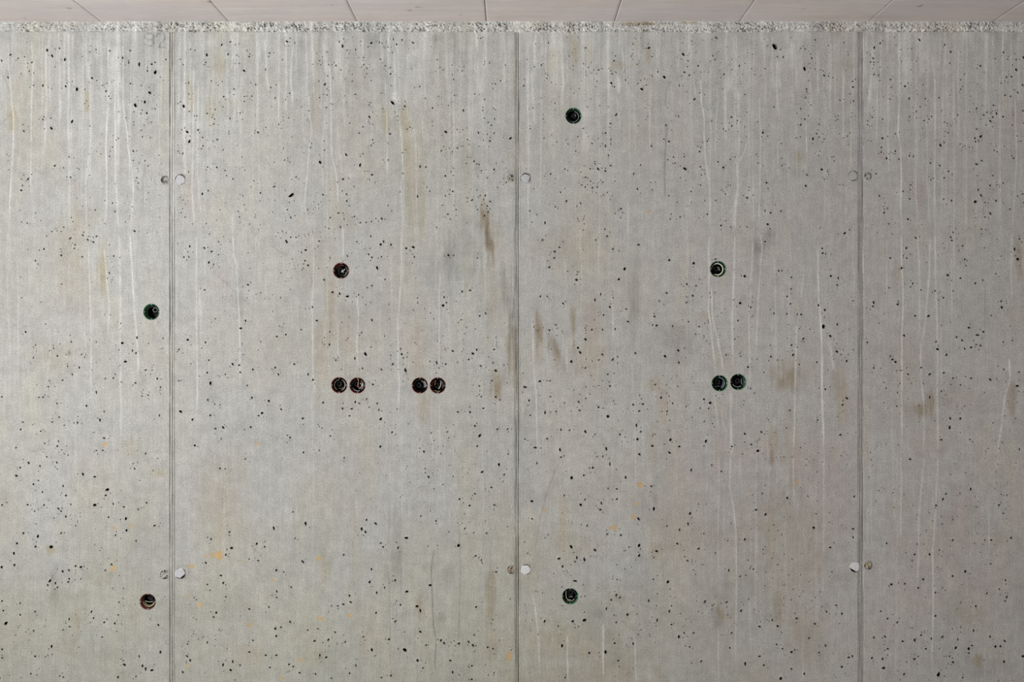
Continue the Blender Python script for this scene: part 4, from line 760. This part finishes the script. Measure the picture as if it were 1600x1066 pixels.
# colour, label, ring (material, tube radius, list of arcs), conduit offsets, wires [(material, radius, points)]
SPEC = [
 ('g', 'green round wall box, topmost of all, with dark conduit inside', [(M_GREY,1.0,arc(21,-120,75,17)),(M_DARK,1.3,arc(24,75,240,15)),(M_DARK,1.6,arc(19,-170,-60,22))], [(4,7)], [(M_BLUE,1.1,[(3,30,9),(7,26,8),(10,24,5),(11,22,1)])]),
 ('r', 'single dark red round wall box with hooked white wire at its centre', [(M_GREY,.8,arc(21,-70,45,20)),(M_RED_L,1.0,arc(22,70,160,16)),(M_DARK,1.4,arc(17,100,300,24))], [(-5,2)], [(M_WHITE,1.2,[(12,16,7),(9,14,3),(6,13,-1),(3,13,-3),(1,14,0),(2,16,3)]),(M_GREY,.9,[(-2,18,0),(1,17,-6),(6,17,-8),(8,18,-4)]),(M_GREY,.7,[(14,22,-4),(15,22,-12),(11,22,-20)])]),
 ('g', 'green round wall box with bold cream ring showing inside', [(M_CREAM,2.3,arc(22.6,-118,118,11,-1,0)),(M_OLIVE,1.4,arc(23,118,175,13)),(M_OLIVE,1.6,arc(25,-95,-30,16))], [(-3,3)], [(M_GREY,.9,[(3,24,10),(7,24,4),(10,24,-4)]),(M_GREY,.9,[(7,26,10),(11,26,3),(13,26,-5)]),(M_DARK,1.2,[(0,26,12),(4,26,6),(6,26,-6)])]),
 ('g', 'green round wall box halfway down, just left of the leftmost joint', [(M_DARK,1.2,arc(22,-60,200,18))], [(7,8)], [(M_GREY,.75,arc(8.6,0,350,21.5,7.5,8.5))]),
 ('r', 'dark round wall box, leftmost in the row of four, with two grey arcs', [(M_GREY,1.1,arc(21,95,235,15)),(M_GREY,1.1,arc(21.5,-75,70,16)),(M_GREY,.8,arc(19,-60,40,20))], [(-3,3)], [(M_DARK,1.5,[(5,26,12),(2,24,2),(-4,24,-8)]),(M_GOLD,.8,[(-10,30,-13),(0,30,-16),(9,30,-11)])]),
 ('r', 'red round wall box, second from left in the row of four, with orange-tipped wire', [(M_GREY,1.4,arc(22,-150,-70,13)),(M_GREY,1.1,arc(21,-50,60,16)),(M_DARK,1.3,arc(22,80,170,16))], [(-6,4)], [(M_GOLD,1.1,[(3,6,27),(3,9,16),(1,12,8),(-1,13,1),(1,13,-5)]),(M_ORANGE,1.6,[(0,12,-3),(2,12,-6),(4,12,-7)]),(M_GREY,1.3,arc(12,-100,60,14,5,-1)),(M_GREY,1.1,arc(8,-90,80,16,6,0)),(M_WHITE,.8,[(18,10,8),(19,10,2),(17,10,-4)])]),
 ('r', 'red round wall box, third from left in the row of four, with white arc', [(M_WHITE,.9,arc(21.5,-20,48,13,1)),(M_GREY,1.4,arc(19,-25,70,19,-2)),(M_DARK,1.4,arc(22,75,170,17))], [(-6,0)], [(M_DARK,1.3,[(-8,28,12),(-2,26,6),(3,26,-6)])]),
 ('r', 'red round wall box, rightmost in the row of four, with curved cream wire', [(M_GREY,1.0,arc(20,-30,70,19)),(M_RED_L,1.0,arc(23,120,200,16)),(M_OLIVE,1.1,arc(24,-130,-70,16))], [(-5,-2)], [(M_CREAM,1.2,[(11,13,13),(11.5,12,6),(10.5,12,0),(7,12,-8),(2,12,-14)]),(M_GOLD,1.0,[(-8,14,20),(-12,16,10),(-13,20,0)])]),
 ('g', 'green round wall box, left one of the green pair, with blue-grey arc', [(M_BLUE,1.5,arc(21.5,-65,95,13)),(M_BLUE,1.0,arc(17,-60,20,20)),(M_GREEN,1.4,arc(24,100,260,15))], [(-4,4)], [(M_GREY,.8,[(-12,28,-14),(-2,28,-15),(6,28,-12)])]),
 ('g', 'green round wall box, right one of the green pair, with grey arc below', [(M_GREY,1.4,arc(22,-150,-55,13,0,2)),(M_BLUE,1.1,[(14,14,12),(16,14,4),(14,14,-3),(18,14,-9)]),(M_GREEN_L,1.2,arc(25,-35,40,10))], [(3,3)], [(M_ORANGE,.7,[(2,40,-3),(4,38,-4),(6,38,-3)])]),
 ('r', 'red-brown round wall box with yellowed rings, low beside the leftmost joint', [(M_OLIVE,1.5,arc(22.5,-170,-15,14)),(M_OLIVE,1.2,arc(19,-165,-20,20)),(M_RED_L,.8,arc(23,150,200,14))], [(2,9)], [(M_CREAM,.8,[(-16,14,0),(-6,13,-3),(4,13,-4),(16,14,-3)]),(M_DARK,1.4,[(-10,24,12),(0,22,10),(10,24,6)])]),
 ('g', 'dark green round wall box low beside the middle joint, with thin angled wire', [(M_OLIVE,1.2,arc(22,-120,-40,14)),(M_GREEN_L,.8,arc(24,-20,25,14)),(M_DARK,1.3,arc(21,20,110,17))], [(3,8)], [(M_CREAM,1.0,[(-16,10,20),(-16,11,10),(-16,11,-4),(-13,12,-12),(-6,14,-17),(2,15,-18)]),(M_GREY,1.5,[(-4,24,-9),(4,23,-6),(11,23,-8)])]),
]
for (bx, by), (colr, label, rings, conds, wires) in zip(BOXES, SPEC):
    root = add('wall_box', None, label=label, cat='electrical box', group='flush round boxes cast into the concrete wall')
    root.location = (X(bx), 0, Z(by))
    base, lip = (M_GREEN, M_GREEN_L) if colr == 'g' else (M_RED, M_RED_L)
    key = colr
    for nm, src, mt in (('cup', CUP, base), ('rim', RIM, lip)):
        me = src.copy(); o = add(nm, me, root, mt)
    rim = o
    add('sleeve', SLEEVE, root); add('back_plate', PLATE, root)
    for k in range(4):
        o = add('lug', LUG, rim); t = math.pi/2*k
        o.location = (.0285*math.cos(t), .0012, .0285*math.sin(t)); o.rotation_euler = (0, -t, 0)
    for mt, r, pts in rings: add('inner_ring', sweep(pts, r), root, mt)
    for cx, cz in conds:
        o = add('conduit', CONDUIT, root); o.location = (cx*.001, 0, cz*.001)
    for mt, r, pts in wires: add('wire', sweep(pts, r), root, mt)

# ------------------------------------------------------------------ filled tie holes in pairs astride the joints
M_PLUGW = plain_mat('white_filler', (0.395, 0.40, 0.415), .8, .2, .10, 160, .4)
M_PLUGX = plain_mat('chalk_filler', (0.50, 0.51, 0.52), .8, .2, .10, 160, .4)
M_PLUGP = plain_mat('pale_filler', (0.36, 0.37, 0.385), .8, .2, .10, 160, .4)
M_PLUGG = plain_mat('grey_filler', (0.33, 0.33, 0.315), .85, .2, .12, 160, .4)
M_PLUGB = plain_mat('brown_filler', (0.31, 0.27, 0.20), .9, .2, .3, 220, .6)
M_PLUGR = plain_mat('rough_filler', (0.31, 0.305, 0.275), .9, .2, .25, 220, .6)

def plug_mesh(r, rough, seed, cut=None, dome=0.6):
    """a disc of filler, r in mm: uneven face just behind the wall face; cut = (angle, reach) breaks its edge away"""
    nr, na = 9, 30
    V = [(0, 0)]; rad = [0]
    for i in range(1, nr + 1):
        for k in range(na):
            t = 2*math.pi*k/na
            e = 1 + .05*math.sin(3*t + seed) + .03*math.sin(5*t + 2*seed)
            rr = r*i/nr*e
            if cut:
                x, z = rr*math.cos(t), rr*math.sin(t)
                ca, sa = math.cos(cut[0]), math.sin(cut[0])
                over = x*ca + z*sa - r*cut[1]
                if over > 0: rr -= over*.9
            V.append((rr*math.cos(t), rr*math.sin(t))); rad.append(i/nr)
    P = np.array(V); q = np.array(rad)
    h = .4 - dome*(1 - q**2) + rough*(fbm(P[:, 0]/4 + seed*7, P[:, 1]/4, 1001, 3)) - 0.0
    if rough > 1: h += 9.0*sstep(.12, .5, fbm(P[:, 0]/5 + seed*3, P[:, 1]/5, 1007, 2))
    h += np.where(q > .93, .7, 0)
    verts = [(P[i, 0]*.001, h[i]*.001, P[i, 1]*.001) for i in range(len(P))]
    F = [(0, 1 + (k+1) % na, 1 + k) for k in range(na)]
    for i in range(nr - 1):
        for k in range(na):
            a = 1 + i*na + k; b = 1 + i*na + (k+1) % na
            F.append((a, b, b + na, a + na))
    s0 = len(verts)
    for k in range(na):
        v = verts[1 + (nr-1)*na + k]; verts.append((v[0]*1.0, .016, v[2]*1.0))
    for k in range(na):
        a = 1 + (nr-1)*na + k; b = 1 + (nr-1)*na + (k+1) % na
        F.append((a, b, s0 + (k+1) % na, s0 + k))
    F.append(tuple(s0 + k for k in range(na)))
    me = bpy.data.meshes.new('filler'); me.from_pydata(verts, [], F); me.validate(); me.update()
    return me

PSPEC = [
 (M_PLUGR, 2.2, None, (0, 0), .96, 'rough pitted filler in upper tie hole just left of the leftmost joint'),
 (M_PLUGW, .3, None, (0, -.5), .93, 'smooth bluish white filler disc, upper one just right of the leftmost joint'),
 (M_PLUGR, 2.4, None, (0, 0), .95, 'rough pitted filler in lower tie hole just left of the leftmost joint'),
 (M_PLUGW, .8, (-.9, .72), (-.2, 0), .95, 'cracked white filler disc, lower one just right of the leftmost joint'),
 (M_PLUGR, 1.8, None, (0, 0), .99, 'crumbly grey patch in upper tie hole just left of the middle joint'),
 (M_PLUGP, .3, None, (0, -.5), .91, 'pale grey disc ringed by thin dark gap, upper one right of the middle joint'),
 (M_PLUGB, 2.0, None, (0, 0), .97, 'rusty brown crumbly filler, lower one just left of the middle joint'),
 (M_PLUGX, .7, (1.57, .85), (0, -.4), .97, 'chalky white smeared disc, lower one just right of the middle joint'),
 (M_PLUGG, .3, None, (.2, .2), .93, 'concrete-coloured disc with faint ring, upper one just left of the rightmost joint'),
 (M_PLUGR, 2.2, None, (0, 0), .95, 'rough pitted filler in upper tie hole just right of the rightmost joint'),
 (M_PLUGX, .6, (-2.1, .62), (-.3, .2), .95, 'white disc with broken lower edge and black gap, left of the rightmost joint'),
 (M_PLUGB, 1.3, None, (0, 0), .93, 'ringed brownish filler in lower tie hole just right of the rightmost joint'),
]
for k, ((bx, by, r), (mt, ro, cut, off, fr, label)) in enumerate(zip(PLUGS, PSPEC)):
    o = add('tie_hole_filler', plug_mesh(r*MM*1000*fr, ro, k + 1, cut), None, mt, label=label, cat='filler', group='filled formwork tie holes beside the joints')
    o.location = (X(bx + off[0]), -0.0008 if mt in (M_PLUGW, M_PLUGP, M_PLUGX) else 0.0004, Z(by - off[1]))
